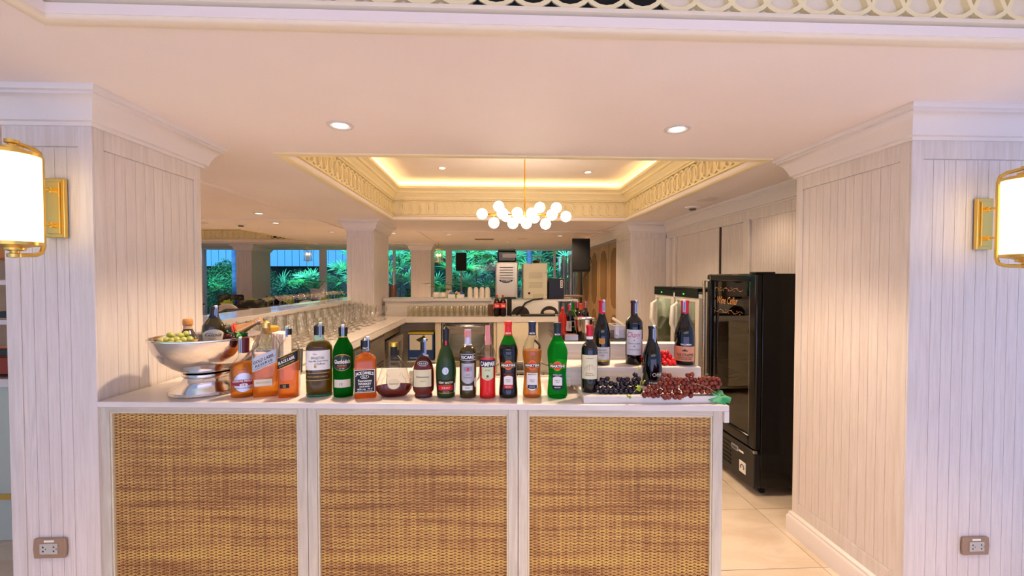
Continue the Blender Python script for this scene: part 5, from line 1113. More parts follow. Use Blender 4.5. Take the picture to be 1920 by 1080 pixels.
for z, sg_ in ((1.51, 1), (1.33, -1)):
    pts = [(X0 - .033, 3.60 - k * .02, z + .012 * math.sin(k * .9) * sg_) for k in range(22)]; vn.tube(pts, .0012, 4)
    for k in range(1, 21, 2): vn.cbox((X0 - .033, 3.60 - k * .02, z + .012 * (1 if k % 4 == 1 else -1)), (.001, .007, .006), 0)
part('gold_vine_print', vn, GT, dr_)
part('cellar_fill_strip', B().box(X0 + .03, X0 + .05, Y0 + .1, Y1 - .1, ZH - .05, ZH - .035), P('cellar_fill_glow', '#ffffff', .5, emit='#ffe0b0', es=8), wc)  # small glow strip added to lift the dark wine cooler interior
for k in range(6): 
    z = .52 + k * .17; part('shelf', B().box(X0 + .01, X1 - .03, Y0 + .03, Y1 - .03, z, z + .008), P('wire_shelf', '#a39a86', .4, .6), wc)
G_WB = P('cellar_bottle_glass', '#12160d', .1, coat=.2)
for k in range(6):
    for j in range(6):
        y = Y0 + .10 + j * .11; z = .528 + k * .17 + .04
        bb = B().lathe([(0, 0), (.036, 0), (.037, .005), (.037, .17), (.03, .2), (.014, .225), (.013, .27), (0, .272)], 12).xf(Matrix.Translation((X1 - .035, y, z)) @ Matrix.Rotation(R(-90), 4, 'Y'))
        one('wine_bottle', bb, G_WB, 'dark wine bottle lying on the %s shelf behind the smoked door of the wine cooler' % ['lowest', 'second', 'third', 'fourth', 'fifth', 'topmost'][k], 'bottle', 'bottles lying on the %s shelf of the wine cooler' % ['lowest', 'second', 'third', 'fourth', 'fifth', 'topmost'][k])
part('kick_panel', B().prism([(Y0, .07), (Y1, .07), (Y1, .34), (Y0 + .03, .34), (Y0, .31)], X0 - .05, X0, 'x'), P('satin_black', '#141417', .3), wc, bevel=.006)
for k in range(6): part('vent_slat', B().box(X0 - .056, X0 - .048, Y0 + .30, Y1 - .05, .12 + k * .033, .128 + k * .033), M_BLACK, wc)
part('thermostat_display', B().box(X0 - .054, X0 - .049, Y0 + .20, Y0 + .29, .262, .30), P('silver_bezel', '#b9bcc4', .3, .5), wc, bevel=.002); part('display_window', B().box(X0 - .0555, X0 - .053, Y0 + .21, Y0 + .28, .27, .292), P('lcd_grey', '#39465c', .3), wc)
part('maker_plate', B().box(X0 - .053, X0 - .049, Y0 + .13, Y0 + .19, .272, .285), M_LAB, wc)
stk = part('sticker', B().box(X0 - .053, X0 - .049, Y0 + .10, Y0 + .18, .125, .21), M_LAB, wc); part('sticker_mark', B().tube([(X0 - .054, Y0 + .14 + .022 * math.cos(a), .165 + .022 * math.sin(a)) for a in [k * math.pi / 6 for k in range(-1, 8)]], .003, 5), M_INK, stk)
part('hinge', B().box(X0 - .053, X0 + .09, Y0 - .002, Y0 + .08, ZH, ZH + .012), M_BLACK, wc, bevel=.003); part('hinge', B().box(X0 - .052, X0 - .03, Y0 - .006, Y0 + .01, .325, .348), M_STEEL, wc)
part('door_handle', B().tube([(X0 - .05, Y1 - .03, 1.58), (X0 - .09, Y1 - .03, 1.58), (X0 - .09, Y1 - .03, .75), (X0 - .05, Y1 - .03, .75)], .013, 10), M_STEEL, wc)
for (x, y) in ((X0 + .06, Y0 + .08), (X1 - .05, Y0 + .08), (X0 + .05, Y1 - .08), (X1 - .05, Y1 - .08)): part('castor', B().box(x - .012, x + .012, y - .02, y + .02, .03, .07).lathe([(0, -.0), (.0, 0)], 4).tube([(x - .012, y, .025), (x + .012, y, .025)], .025, 14), M_BLACKM, wc)
# two white display coolers beyond
for k, (ya, yb, lab) in enumerate(((3.98, 4.50, 'nearer white glass-door display cooler beside the wine cooler'), (4.55, 5.08, 'farther white glass-door display cooler next to the door jamb'))):
    t = thing('display_cooler', lab, 'cooler', (2.15, (ya + yb) / 2, 0)); xa, xb, zt = 2.0, 2.33, 1.47
    part('cabinet', B().box(xa, xb, ya, ya + .02, .05, zt).box(xa, xb, yb - .02, yb, .05, zt).box(xb - .02, xb, ya + .02, yb - .02, .05, zt).box(xa, xb - .02, ya + .02, yb - .02, .05, .25).box(xa, xb - .02, ya + .02, yb - .02, zt - .03, zt), M_WHITEP, t, bevel=.004)
    part('cooler_fill_strip', B().box(xa + .004, xa + .03, ya + .05, yb - .05, zt - .095, zt - .08), P('cooler_fill_glow', '#ffffff', .5, emit='#fff3dd', es=10), t)  # added glow strip, hidden behind the door rail, brightens the interior
    part('black_head', B().box(xa - .055, xb, ya, yb, zt, zt + .035).box(xa - .055, xa - .045, ya, yb, zt - .06, zt), M_BLACK, t, bevel=.003)
    part('status_lamp', B().ball((xa - .058, ya + .3, zt - .03), .008, 8, 6), P('green_led', '#1f7a30', .4, emit='#2fe04a', es=2), t)
    df = part('door_frame', B().box(xa - .045, xa, ya, ya + .075, .25, zt - .06).box(xa - .045, xa, yb - .03, yb, .25, zt - .06).box(xa - .045, xa, ya + .075, yb - .03, zt - .10, zt - .06).box(xa - .045, xa, ya + .075, yb - .03, .25, .32), P('grey_white_door', '#cfcac0', .4), t, bevel=.004)
    part('pane', B().box(xa - .03, xa - .024, ya + .075, yb - .03, .32, zt - .10), thin_glass('cooler_glass', '#dfe3d8', 1.5, edge=1), df)
    part('door_handle', B().tube([(xa - .045, yb - .05, 1.34), (xa - .10, yb - .05, 1.30), (xa - .11, yb - .05, 1.12), (xa - .08, yb - .05, 1.06), (xa - .045, yb - .05, 1.0)], [.014, .02, .024, .02, .014], 10), M_WHITEP, t)
    for q in range(4): part('shelf', B().box(xa + .01, xb - .03, ya + .03, yb - .03, .42 + q * .24, .43 + q * .24), P('wire_shelf', '#a39a86', .4, .6), t)
    for q in range(4):
        for j in range(3):
            if (q + j + k) % 3 == 2: continue
            one('milk_carton' if (q + j) % 2 else 'juice_bottle', B().lathe([(0, 0), (.036, 0), (.036, .12), (.015, .15), (.015, .18), (0, .181)], 14, (2.12, ya + .15 + j * .12, .43 + q * .24)), P('olive_glass', '#4a4f28', .2) if (q + j) % 2 == 0 else CREAMC, '%s on the %s shelf of the %s white display cooler, %s' % (('cream carton' if (q + j) % 2 else 'olive green bottle'), ['lowest', 'second', 'third', 'top'][q], ['nearer', 'farther'][k], ['nearest the camera', 'in the middle', 'at the back'][j]), 'bottle', 'bottles in the display coolers')

# ------------------------------------------------------------------ chandelier, sconces, sockets, downlights
ch = thing('globe_chandelier', 'brass chandelier with sixteen glowing white globes hanging in the ceiling tray', 'chandelier', (.30, 4.1, 2.215))
part('rod', B().tube([(.30, 4.1, 2.215), (.30, 4.1, 2.824)], .006, 8), M_GOLD, ch); part('canopy', B().lathe([(0, 0), (.06, 0), (.06, -.02), (.02, -.03), (0, -.03)][::-1], 20, (.30, 4.1, 2.824)), M_GOLD, ch)
part('arm', B().tube([(-.05, 4.1, 2.215), (.68, 4.1, 2.205)], .008, 8), M_GOLD, ch)
M_GLOBE = P('globe_glass', '#fff6e8', .3, emit='#fff0d8', es=6)
GL = [(904, 401, 0), (935, 387, .0), (942, 400, -.13), (949, 406, .14), (926, 418, 0), (970, 399, -.12), (975, 409, .14), (961.5, 419, 0), (997, 400, -.12), (987, 419, 0), (1002, 409, .14), (1012, 389, 0), (1023, 420, 0), (1043, 389.5, 0), (1035, 402.6, -.12), (1061, 406, 0)]
gme = B().ball((0, 0, 0), .051, 24, 16).mesh('globe', M_GLOBE)
for (x, y, dy) in GL:
    p = at(x, y, Y=4.1 + dy); o = link('globe', gme, ch); o.location = p - Vector((.30, 4.1, 2.215))
    q = Vector((min(.66, max(-.03, p.x + (.02 if p.x < .3 else -.02))), 4.1, 2.21)); d = (p - q)
    if abs(d.x) < .1: q = Vector((p.x, 4.1, 2.21))
    part('globe_stem', B().tube([q, p - (p - q).normalized() * .045], .004, 6), M_GOLD, ch)
M_SHADE = P('sconce_shade', '#fff4d8', .4, emit='#ffe2a8', es=1.5)
for sgn, (cx, yw, lab) in ((-1, (-1.775, 1.83, 'brass wall sconce with white cylinder shade on the left pillar')), (1, (2.215, 1.85, 'brass wall sconce with white cylinder shade on the right pillar'))):
    t = thing('wall_sconce', lab, 'sconce', (cx, yw, 1.9)); z0, z1 = (1.735, 2.055) if sgn < 0 else (1.70, 2.01)
    part('back_plate', B().box(cx - .038, cx + .038, yw - .016, yw, z0 + .03, z1 - .05), M_BRASS, t, bevel=.003); part('raised_plate', B().box(cx - .024, cx + .024, yw - .022, yw - .016, z0 + .045, z1 - .065), M_BRASS, t, bevel=.002)
    cyy = yw - .165
    part('shade', B().lathe([(0, z0), (.073, z0), (.075, z0 + .004), (.075, z1 - .004), (.073, z1), (0, z1)], 40, (cx, cyy, 0)), M_SHADE, t)
    part('end_cap', B().lathe([(.0, 0), (.077, 0), (.077, .012), (.05, .016), (.03, .022), (.03, .03), (.012, .034), (.012, .04), (.02, .044), (.02, .056), (0, .06)], 32, (cx, cyy, z1)), M_BRASS, t)
    part('end_cap', B().lathe([(0, -.06), (.02, -.056), (.02, -.044), (.012, -.04), (.012, -.034), (.03, -.03), (.03, -.022), (.05, -.016), (.077, -.012), (.077, 0), (0, 0)], 32, (cx, cyy, z0)), M_BRASS, t)
    yb = yw - .062; part('bracket', B().tube([(cx, cyy, z1 + .05), (cx, yb - .03, z1 + .045), (cx, yb - .008, z1 + .035), (cx, yb, z1 + .01), (cx, yb, z0 - .01), (cx, yb - .008, z0 - .035), (cx, yb - .03, z0 - .045), (cx, cyy, z0 - .05)], .008, 10), M_BRASS, t)
    for z in (z0 + .08, z1 - .10): part('standoff', B().tube([(cx, yw - .02, z), (cx, yw - .034, z), (cx, yw - .036, z), (cx, yb, z)], [.011, .011, .005, .005], 10), M_BRASS, t)
for (px, py, yw, lab) in ((97, 1026, 1.83, 'brown double wall socket on the left pillar front'), (1826, 1022, 1.85, 'brown double wall socket on the right pillar front')):
    c = at(px, py, Y=yw); t = thing('wall_socket', lab, 'socket', (c.x, yw, c.z)); w, h = (.062, .041)
    part('socket_plate', B().prism([(-w, -h), (w, -h), (w + .004, 0), (w, h), (-w, h), (-w - .004, 0)], -.010, 0, 'y'), P('taupe_plate', '#9a7f68', .35), t, local=True, bevel=.003)
    ins = part('socket_insert', B().box(-.035, .035, -.014, -.010, -.022, .022), P('grey_insert', '#b8b3ab', .4), t, local=True, bevel=.001)
    for s_ in (-.021, .021):
        part('socket_hole', B().prism([(s_ - .004, .006), (s_ + .004, .006), (s_, .014)], -.0146, -.0138, 'y').prism([(s_ - .004, -.006), (s_, -.014), (s_ + .004, -.006)], -.0146, -.0138, 'y').box(s_ + .009, s_ + .012, -.0146, -.0138, -.002, .002), M_BLACK, ins, local=True)
    part('sticker', B().box(-.02, .02, -.0112, -.010, .027, .035), M_LAB, t, local=True)
def downlight(x, y, z, lab, on=True, r=.045):
    t = thing('downlight', lab, 'ceiling light', (x, y, z))
    part('trim_ring', B().lathe([(r * 1.3, 0), (r * 1.3, -.003), (r * .95, -.004), (r * .8, .012), (0, .014)][::-1], 28, (0, 0, -.0005)), P('white_metal', '#d9d4d0', .35), t, local=True)
    n = B()
    for k in range(8): n.box(-r * .78, r * .78, -r * .75 + k * r * .2, -r * .71 + k * r * .2, -.002, .0)
    part('lamp_face', B().lathe([(0, -.0035), (r * .72, -.0035), (r * .72, -.001), (0, -.001)], 20), P('lamp_lit' if on else 'lamp_dim', '#ffffff', .3, emit='#fff2e2', es=2.6 if on else .9), t, local=True)
DL = [((-.753, 2.155), 'downlight in the ceiling before the tray, left of the two nearest', 1, .05), ((.929, 2.134), 'downlight in the ceiling before the tray, right of the two nearest', 1, .05),
      ((-2.711, 5.087), 'downlight nearest the left of the long ceiling batten', 1, .05), ((-2.956, 5.955), 'downlight beyond the cross batten, right of the smoke detector', 1, .045), ((-2.268, 5.925), 'small downlight just left of the glasses pillar crown', 0, .04),
      ((-2.624, 7.076), 'second small downlight behind the glasses pillar, to its left', 0, .045), ((-1.658, 7.197), 'small downlight right of the glasses pillar crown', 0, .04), ((-.763, 7.418), 'downlight over the far aisle, left one', 0, .05), ((1.178, 7.518), 'downlight over the far aisle beside the loudspeaker', 0, .05),
      ((-2.357, 2.175), 'downlight beyond the left pillar at the picture edge', 1, .05), ((.3, 8.9), 'far downlight before the back window, right of the lantern', 0, .04), ((-3.9, 9.6), 'far downlight above the lantern at the left', 0, .04)]
for (x, y), lab, on, r_ in DL: downlight(x, y, ZC, lab, on, r_)
downlight(-.565, 4.79, 2.824, 'downlight inside the lit ceiling tray, left one', 1, .045); downlight(1.09, 4.9, 2.824, 'downlight inside the lit ceiling tray, right one', 1, .045)
def round_ceiling(name, lab, x, y, prof, mat, cat, inner=None):
    t = thing(name, lab, cat, (x, y, ZC)); part('rim', B().lathe(prof[::-1], 24), mat, t, local=True)
    if inner: part('sensor', B().lathe(inner[::-1], 16), P('dark_sensor', '#5b5046', .5), t, local=True)
SDP = [(0.0, -.001), (.075, 0), (.075, -.01), (.05, -.018), (.04, -.02), (.0, -.02)]; INN = [(.038, -.02), (.03, -.036), (0, -.038)]
round_ceiling('smoke_detector', 'white smoke detector with dark centre on the dining ceiling, left', -3.5, 6.1, SDP, M_WHITEP, 'detector', INN)
round_ceiling('smoke_detector', 'white smoke detector with dark centre beside the right wall', 2.1, 4.43, SDP, M_WHITEP, 'detector', INN)
RG = [(0, 0), (.10, 0), (.10, -.004), (.09, -.006), (0, -.004)]
round_ceiling('ceiling_speaker', 'flat round ceiling speaker near the right wall crown', 2.03, 4.0, RG, P('grille_white', '#d9cfc6', .6), 'ceiling speaker'); round_ceiling('ceiling_speaker', 'flat round ceiling speaker left of the smoke detector over the tables', -3.95, 5.95, RG, P('grille_white', '#d9cfc6', .6), 'ceiling speaker'); round_ceiling('ceiling_speaker', 'flat round ceiling speaker above the cream machine', .55, 8.1, RG, P('grille_white', '#d9cfc6', .6), 'ceiling speaker')
av = thing('air_vent', 'slim rectangular ceiling air vent above the tall silver machine', 'vent', (-.1, 8.2, ZC)); part('vent_frame', B().box(-.36, .02, 8.10, 8.3, ZC - .008, ZC), P('vent_frame', '#cdb79c', .5), av)
for k in range(4): part('vent_blade', B().box(-.34, .0, 8.12 + k * .045, 8.135 + k * .045, ZC - .012, ZC - .008), P('blade_dark', '#7a6650', .5), av)
for (px, py, Y, lab) in ((822, 480, 8.6, 'hanging brass lantern with lit candles before the right garden window'), (577.5, 478, 9.4, 'hanging brass lantern with lit candles before the left garden window')):
    c = at(px, py, Y=Y); t = thing('candle_lantern', lab, 'lantern', tuple(c)); w = .085; h = .12
    part('chain', B().tube([(0, 0, h + .03), (0, 0, ZC - c.z)], .004, 6), M_BRASS, t, local=True)
    fr = B()
    for k in range(6):
        a = k * math.pi / 3; fr.tube([(w * math.cos(a), w * math.sin(a), -h), (w * math.cos(a), w * math.sin(a), h)], .004, 5)
    for z in (-h, h): fr.tube([(w * math.cos(k * math.pi / 6), w * math.sin(k * math.pi / 6), z) for k in range(12)], .005, 5, closed=True)
    fr.tube([(0, 0, h + .03), (w, 0, h)], .003, 4).tube([(0, 0, h + .03), (-w, 0, h)], .003, 4).tube([(0, 0, -h), (0, 0, -h - .04)], .01, 6)
    part('lantern_frame', fr, M_BRASS, t, local=True)
    part('lantern_glass', B().lathe([(w * .93, -h), (w * .93, h)], 24), M_GLASS, t, local=True)
    for k in range(3):
        a = k * 2.1; x, y = .035 * math.cos(a), .035 * math.sin(a); part('candle', B().lathe([(0, -h), (.009, -h), (.009, .0), (0, .0)], 8, (x, y, 0)), M_WHITEP, t, local=True); part('flame', B().ball((x, y, .02), .016, 8, 6, (.8, .8, 1.6)), P('candle_flame', '#ffd08a', .5, emit='#ffb75a', es=14), t, local=True)

ZD = .28
struct('floor_raised', B().box(-9.4, -2.45, 6.35, 11.05, 0, ZD), M_FLOOR)
# ------------------------------------------------------------------ dining room beyond the left ledge
def chair(lab, x, y, rz, mat, kind, group, zt=.98):
    zt -= ZD; t = thing('dining_chair', lab, 'chair', (x, y, ZD), group, rz=rz)
    part('seat', B().box(-.24, .24, -.24, .24, .40, .47), mat, t, local=True, bevel=.02)
    if kind == 'oval': part('backrest', B().ball((0, .24, zt - .28), .28, 24, 16, (.95, .14, 1)), mat, t, local=True)
    else: part('backrest', B().box(-.27, .27, .20, .28, .45, zt), mat, t, local=True, bevel=.06)
    for sx in (-1, 1):
        for sy in (-1, 1): part('leg', B().tube([(sx * .2, sy * .2, .40), (sx * .22, sy * .23, 0)], [.018, .012], 8), P('dark_wood_leg', '#2a1a10', .4), t, local=True)
    if kind == 'arm':
        for sx in (-1, 1): part('armrest', B().tube([(sx * .26, .24, .80), (sx * .27, -.1, .74), (sx * .26, -.2, .47)], .02, 8), P('dark_wood_leg', '#2a1a10', .4), t, local=True)
    return t
def table(lab, x, y, r, nap, z=.76):
    t = thing('dining_table', lab, 'table', (x, y, ZD)); DW = P('dark_table_wood', '#3b2618', .3)
    part('table_top', B().lathe([(0, z - .03), (r, z - .03), (r, z), (0, z)], 32), DW, t, local=True); part('pedestal', B().lathe([(.3, 0), (.3, .02), (.04, .05), (.04, z - .03), (.0, z - .03)], 20), DW, t, local=True)
    return t
M_FLORAL = noise_mat('dark_floral_fabric', '#14130f', '#4d4a36', .8, (1, 1, 1), 9, 3, pos=(.5, .62)); M_GREYF = P('grey_beige_fabric', '#a89a90', .8)
def napkin(x, y, z, lab, k):
    t = thing('folded_napkin', lab, 'napkin', (x, y, z), 'fan-folded lime napkins on the dining tables', rz=k)
    for q in range(5):
        a = R(-50 + q * 25); b = B(); b.add([(-.035 * math.cos(a), -.02, 0), (.035 * math.cos(a), .02, 0), (.17 * math.sin(a) + .02, .01, .17 * math.cos(a)), (.17 * math.sin(a) - .03, -.01, .15 * math.cos(a))], [(0, 1, 2, 3)])
        o = part('fold', b, M_LIME, t, local=True, smooth=False); m = o.modifiers.new('s', 'SOLIDIFY'); m.thickness = .004
def wglass(x, y, z): 
    o = g3.copy(); COL.objects.link(o); o.location = (x, y, z); o["label"] = "small cobalt goblet on the " + LB; return o
g3 = one('blue_goblet', B().lathe([(0, .002), (.03, .002), (.006, .01), (.005, .06), (.03, .08), (.036, .12), (.033, .15)], 14), P('cobalt_glass', '#1a3f9a', .1, trans=.3), 'small cobalt goblet on the near round dark dining table at the far left', 'glass', 'cobalt goblets on the dining tables', origin=(0, 0, 0))
tabs = [(-4.75, 8.4, .45, 'near round dark dining table at the far left'), (-4.55, 9.4, .5, 'round dark dining table before the striped fence view'), (-6.9, 9.6, .5, 'round dark dining table beside the leftmost window'), (-3.4, 9.6, .45, 'round dark dining table behind the big glasses pillar')]
firstg = True; n = 0
for (x, y, r, lab) in tabs:
    table(lab, x, y, r, 0)
    z = ZD + .76; LB = lab
    for (dx, dy) in ((-.25, -.12), (.22, -.1), (.0, .25)):
        napkin(x + dx, y + dy, z, 'lime fan-folded napkin on the ' + lab, U(-.5, .5))
        if firstg: g3.location = (x + dx + .12, y + dy + .02, z); firstg = False
        else: wglass(x + dx + .12, y + dy + .02, z)
def cpx(px, Y): return at(px, 560, Y=Y).x
chair('oval-backed grey beige dining chair at the near left table', cpx(408, 7.3), 7.3, 0, M_GREYF, 'oval', None, 1.17)
chair('oval-backed grey beige dining chair before the striped fence window', cpx(565, 8.6), 8.6, 0, M_GREYF, 'oval', None, 1.16)
chair('square-backed dark floral armchair in front of the far left pillar', cpx(470, 7.9), 7.9, .3, M_FLORAL, 'square', None, 1.20)
chair('dark floral armchair beside the left face of the far left pillar', cpx(420, 9.2), 9.2, .0, M_FLORAL, 'square', None, 1.25)
chair('dark floral armchair behind the coupe glasses, before the garden window', cpx(633, 9.2), 9.2, -.2, M_FLORAL, 'square', None, 1.14)
chair('low dark wooden armchair in front of the far left pillar base', cpx(440, 6.9), 6.9, .1, P('dark_wood_leg', '#2a1a10', .4), 'arm', None, 1.11)
chair('dark floral armchair right of the far left pillar', cpx(508, 9.3), 9.3, -.1, M_FLORAL, 'square', None, 1.22)
sb = thing('sideboard', 'long low dark sideboard before the back window under the potted plant', 'sideboard', (cpx(620, 10.5), 10.5, ZD)); c = cpx(620, 10.5)
part('sideboard_body', B().box(c - .9, c + .9, 10.3, 10.7, ZD + .1, 1.10), P('dark_table_wood', '#3b2618', .3), sb, bevel=.005)
for k in range(3): part('sideboard_door', B().box(c - .87 + k * .6, c - .3 + k * .6, 10.285, 10.3, ZD + .15, 1.06), P('dark_table_wood', '#3b2618', .3), sb, bevel=.004)
for k in range(2): part('leg', B().box(c - .85 + k * 1.65, c - .8 + k * 1.65, 10.35, 10.65, ZD, ZD + .1), P('dark_wood_leg', '#2a1a10', .4), sb)
def potted(lab, x, y, z, s=1.0, leaves=9):
    t = thing('potted_plant', lab, 'plant', (x, y, z))
    part('pot', B().lathe([(0, 0), (.12 * s, 0), (.15 * s, .21 * s), (.145 * s, .215 * s), (.135 * s, .19 * s), (0, .18 * s)], 24), P('white_pot_blue_lit', '#d6d2de', .5), t, local=True)  # white pot; the lilac tint puts blue light into its colour
    for k in range(leaves):
        a = k * 2.4; l = U(.2, .34) * s; p0 = Vector((0, 0, .18 * s)); p1 = Vector((math.cos(a) * l * .5, math.sin(a) * l * .5, .18 * s + l * U(.5, 1.0)))
        part('leaf_stalk', B().tube([p0, (p0 + p1) / 2 + Vector((0, 0, .03)), p1], .005, 5), M_LEAF, t, local=True)
        b = B(); w = .07 * s; d = Vector((math.cos(a), math.sin(a), -.1)); q = Vector((-d.y, d.x, 0))
        pts = [p1, p1 + d * .06 * s + q * w, p1 + d * .15 * s + q * w * .8, p1 + d * .24 * s, p1 + d * .15 * s - q * w * .8, p1 + d * .06 * s - q * w]; mid = p1 + d * .1 * s - Vector((0, 0, .02))
        b.add([mid] + pts, [(0, 1 + i, 1 + (i + 1) % 6) for i in range(6)]); part('leaf', b, M_LEAF, t, local=True, ang=80)
potted('dark-leaved plant in a round lilac-white pot on the sideboard', cpx(596, 10.5), 10.5, 1.10, 1.15)
potted('potted plant in a lilac-white pot seen behind the pair of cream bowls', cpx(826, 8.9), 8.9, 1.10, 1.0, 7)
one('plinth', B().box(cpx(826, 8.9) - .13, cpx(826, 8.9) + .13, 8.77, 9.03, 0, 1.10), M_PAINT, 'white square plinth under the right potted plant', 'plinth', bevel=.004)

# ------------------------------------------------------------------ garden
gd = struct('floor_garden', B().box(-16, 8, 11.25, 19, -.2, -.05), noise_mat('garden_soil', '#2e3a22', '#1e2616', .9, (1, 1, 1), 4, 3))
M_HEDGE = [noise_mat('hedge_leaf_%d' % k, a, b, .5, (1, 1, 1), 3, 2) for k, (a, b) in enumerate((('#0a4c3a', '#14805c'), ('#07382e', '#0f6450'), ('#14704a', '#2c9c58')))]  # darkened so the garden's deep shadows sit in the leaf colour
M_PALM = [noise_mat('palm_leaf_%d' % k, a, b, .4, (1, 1, 1), 4, 2) for k, (a, b) in enumerate((('#38c890', '#80e8c0'), ('#22a870', '#48d098'), ('#58d878', '#2fb060')))]  # brightened so the garden's highlights sit in the frond colour
def leaf_cloud(n, sx, sy, sz, size):
    vs = []; fs = []
    for i in range(n):
        u = Vector((random.gauss(0, 1), random.gauss(0, 1), random.gauss(0, 1))).normalized() * (U(.75, 1.0) ** .5)
        c = Vector((u.x * sx * U(.8, 1.05), u.y * sy * U(.8, 1.05), sz + u.z * sz)); a = Vector((U(-1, 1), U(-1, 1), U(-1, 1))).normalized(); q = a.cross(Vector((U(-1, 1), U(-1, 1), U(-1, 1)))).normalized(); s_ = size * U(.6, 1.3)
        k = len(vs); vs += [c, c + a * s_ + q * s_ * .35, c + a * s_ * 2, c + a * s_ - q * s_ * .35]; fs.append((k, k + 1, k + 2, k + 3))
    b = B(); b.v = vs; b.f = fs; return b
clouds = [[leaf_cloud(4200, .75, .45, .95, .035).mesh('foliage', m) for m in M_HEDGE[k:k + 1]][0] for k in range(3)]
stemM = P('shrub_stem', '#3a2c1c', .8)
hs_ = [(-9.6, 12.6), (-8.6, 12.9), (-7.6, 12.5), (-6.6, 12.8), (-5.6, 12.6), (-4.7, 12.3), (-3.8, 12.7), (-2.9, 12.4), (-2.0, 12.6), (-1.1, 12.3), (-.2, 12.6), (.7, 12.4), (1.5, 12.7), (3.3, 12.6), (3.4, 10.9), (3.4, 9.6)]
words = ['leftmost', 'second', 'third', 'fourth', 'fifth', 'sixth', 'seventh', 'eighth', 'ninth', 'tenth', 'eleventh', 'twelfth', 'thirteenth', 'fourteenth', 'fifteenth', 'rightmost']
for i, (x, y) in enumerate(hs_):
    t = thing('hedge_shrub', 'dense dark green hedge shrub outside the windows, %s of the row from the left' % words[i], 'shrub', (x, y, 0), 'hedge shrubs outside the windows', rz=U(0, 3))
    o = link('foliage', clouds[i % 3], t); o['kind'] = 'stuff'; h = [1.08, 1.05, 1.12, .98, .98, .92, .98, .92][i % 8]; 
    if i >= 6: h = U(.80, .9)
    o.scale = (1, 1, h); part('stem', B().tube([(0, 0, -.05), (0, 0, 1.2)], .03, 6), stemM, t, local=True)
def frond_mesh(mat, nl=10, L_=.36):
    vs = []; fs = []
    for k in range(nl):
        a = R(-105 + 210 * k / (nl - 1)); ll = L_ * (1 - .25 * abs(k - (nl - 1) / 2) / nl * 2) * U(.9, 1.1); w = .018; dr_ = U(.05, .25)
        d = Vector((math.sin(a), math.cos(a), 0)); q = Vector((d.y, -d.x, 0)); n0 = len(vs)
        for j, (t, ww) in enumerate(((.0, .3), (.35, 1), (.7, .9), (1.0, .15))):
            c = d * ll * t + Vector((0, 0, -dr_ * ll * t * t * 3)); vs += [c + q * w * ww, c + Vector((0, 0, -.006)), c - q * w * ww]
        for j in range(3):
            for s_ in (0, 1): fs.append((n0 + j * 3 + s_, n0 + j * 3 + s_ + 1, n0 + j * 3 + 4 + s_, n0 + j * 3 + 3 + s_))
    b = B(); b.add(vs, fs); return b.mesh('frond', mat)
FR = [frond_mesh(m, nl) for m, nl in zip(M_PALM, (10, 9, 11))]
ps = [(-7.9, 12.9), (-6.1, 13.1), (-5.0, 12.2), (-4.0, 12.0), (-3.3, 12.2), (-2.6, 11.9), (-1.9, 12.1), (-1.2, 11.9), (-.5, 12.0), (.2, 11.8), (.9, 12.0), (1.6, 11.9), (-.9, 12.6), (.5, 12.6), (1.2, 12.6), (2.7, 11.2), (2.7, 10.2)]
for i, (x, y) in enumerate(ps):
    t = thing('fan_palm', 'slender fan palm with star-shaped fronds outside the windows, number %s from the left' % (words + ['seventeenth'])[i].replace('number', ''), 'palm', (x, y, 0), 'fan palms outside the windows')
    t['label'] = 'slender fan palm with star-shaped fronds outside the windows, %s of the cluster' % (['far left', 'second', 'third', 'fourth', 'fifth', 'sixth', 'seventh', 'eighth', 'ninth', 'tenth', 'eleventh', 'twelfth', 'back left', 'back middle', 'back right', 'corner window front', 'corner window back'][i])
    hh = 1.45 if x < -4.9 else 2.15
    part('stem', B().tube([(0, 0, -.05), (.03, 0, hh * .6), (0, .02, hh)], .02, 6), stemM, t, local=True)
    nf = 9 if x < -4.5 else 13
    for k in range(nf):
        z = U(1.3, hh + .3); a = U(0, 6.28); out = U(.15, .42); p = Vector((math.cos(a) * out, math.sin(a) * out * .8 - .1, z))
        o = link('frond', FR[(i + k) % 3], t); o.location = p; o.rotation_euler = (R(U(40, 95)), U(-.3, .3), U(-.8, .8)); q = U(.75, 1.2); o.scale = (q, q, q)
        if k < 6: part('frond_stalk', B().tube([(0, 0, z - .35), p], .005, 4), M_PALM[1], t, local=True)
# backdrop bank of foliage, striped fence, trunks
bb_ = leaf_cloud(9000, 3.6, .45, 1.9, .07)
one('foliage_bank', bb_.xf(Matrix.Translation((.6, 14.2, -.2))), M_HEDGE[1], 'dark bank of foliage closing the garden behind the palms', 'foliage', kind='stuff')
struct('wall_shade_backing', B().box(-14, -4.6, 15.2, 15.3, -.2, 2.1).box(-4.6, 9, 15.2, 15.3, -.2, 4.2).box(5.2, 5.3, 7.5, 15.2, -.2, 4.2), P('gap_shade_dark', '#12302c', .9))  # dark backing added so gaps between the leaves read as shade
fnc = thing('corrugated_fence', 'pale blue vertical board fence above the hedge at the left', 'fence', (-9.0, 15.0, 2.0))
M_FB = P('pale_blue_board', '#6fb0e0', .5)
part('fence_rail', B().box(-13.5, -4.6, 15.06, 15.1, 2.12, 2.18).box(-13.5, -4.6, 15.06, 15.1, 3.0, 3.06), P('slate_blue', '#3d6f9a', .5), fnc)
me = B().box(-.115, .115, 14.99, 15.05, 2.02, 3.3).mesh('board', M_FB)
for k in range(36): o = link('board', me, fnc); o.location = Vector((-13.4 + k * .245, 0, 0)) - Vector((-9.0, 15.0, 2.0))
M_TR = noise_mat('bark_in_blue_light', '#5f8fc8', '#4a78b0', .8, (1, 1, 4), 5, 3)  # blue light on the trunks is put into the bark colour
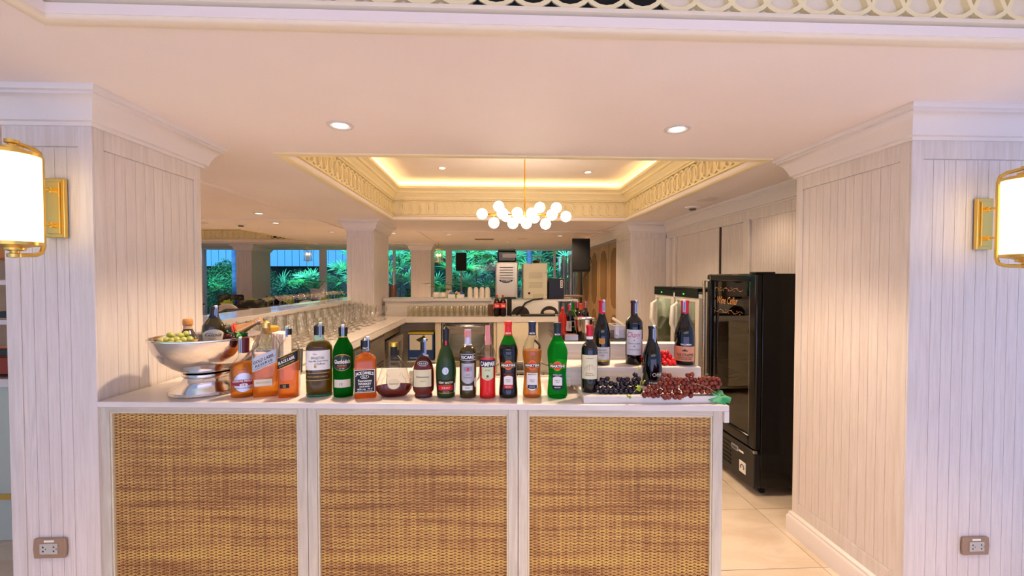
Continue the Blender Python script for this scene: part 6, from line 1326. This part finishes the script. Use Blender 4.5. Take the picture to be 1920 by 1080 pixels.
for (px, Y, lab) in ((735, 12.2, 'slim grey-blue palm trunk seen between the two middle pillars'), (440, 12.0, 'slim grey-blue palm trunk left of the far left pillar'), (992, 11.7, 'slim grey-blue palm trunk right of the tall silver machine')):
    x = at(px, 500, Y=Y).x; t = thing('palm_trunk', lab, 'tree', (x, Y, 0)); part('trunk', B().tube([(0, 0, -.1), (.01, 0, 1.5), (0, 0, 3.4)], [.085, .075, .07], 12), M_TR, t, local=True)
    for k in range(10): a = k * .63; o = link('frond', FR[k % 3], t); o.location = (math.cos(a) * .2, math.sin(a) * .2, 3.4); o.rotation_euler = (R(60), 0, a); o.scale = (2, 2, 2)
t = thing('lime_shrub', 'low bright lime shrub outside, left of the potted plant', 'shrub', (at(575, 545, Y=11.7).x, 11.8, 0)); o = link('foliage', leaf_cloud(900, .4, .25, .62, .03).mesh('foliage', M_LIME), t); o['kind'] = 'stuff'

# ------------------------------------------------------------------ buffet station glimpsed past the left pillar
bf = thing('buffet_station', 'buffet station with shelves and salad glimpsed at the left picture edge', 'buffet', (-3.2, 2.9, 0))
XB = -3.9
part('counter_base', B().box(XB, -2.45, 2.7, 3.2, .0, .95), P('pale_green_glass_front', '#b9c4b4', .2), bf, bevel=.004)
part('brass_rail', B().box(XB, -2.44, 2.685, 2.70, .26, .29), M_BRASS, bf); part('counter_shelf', B().box(XB, -2.43, 2.66, 3.2, .95, 1.0), M_SLAB, bf, bevel=.003)
part('red_shelf', B().box(XB, -2.45, 2.7, 3.15, 1.02, 1.12), P('terracotta_board', '#8a3420', .5), bf, bevel=.003); part('upper_shelf', B().box(XB, -2.44, 2.72, 3.1, 1.56, 1.59), M_PAINT, bf, bevel=.003)
part('wood_beam', B().box(XB, -2.42, 2.68, 3.1, 1.72, 1.82), P('orange_wood', '#c07a3a', .5), bf, bevel=.003); part('end_post', B().box(-2.50, -2.44, 3.05, 3.15, .0, 2.2), M_PAINT, bf)
for (z, lab) in ((1.17, 'lettuce heap in a tray on the lower buffet shelf'), (1.40, 'lettuce heap in a tray on the middle buffet shelf')):
    t = thing('lettuce_tray', lab, 'salad', (-2.7, 2.85, z)); part('tray', B().box(-.3, .28, -.14, .14, -.04, .0), P('dark_tray', '#2b2a26', .4), t, local=True, bevel=.004)
    o = part('lettuce', leaf_cloud(300, .25, .12, .06, .03), P('lettuce_green', '#9ac63a', .5), t, local=True, kind='stuff')
if 'shelf_mid': part('middle_shelf', B().box(XB, -2.44, 2.7, 3.15, 1.32, 1.35), M_PAINT, bf, bevel=.003)
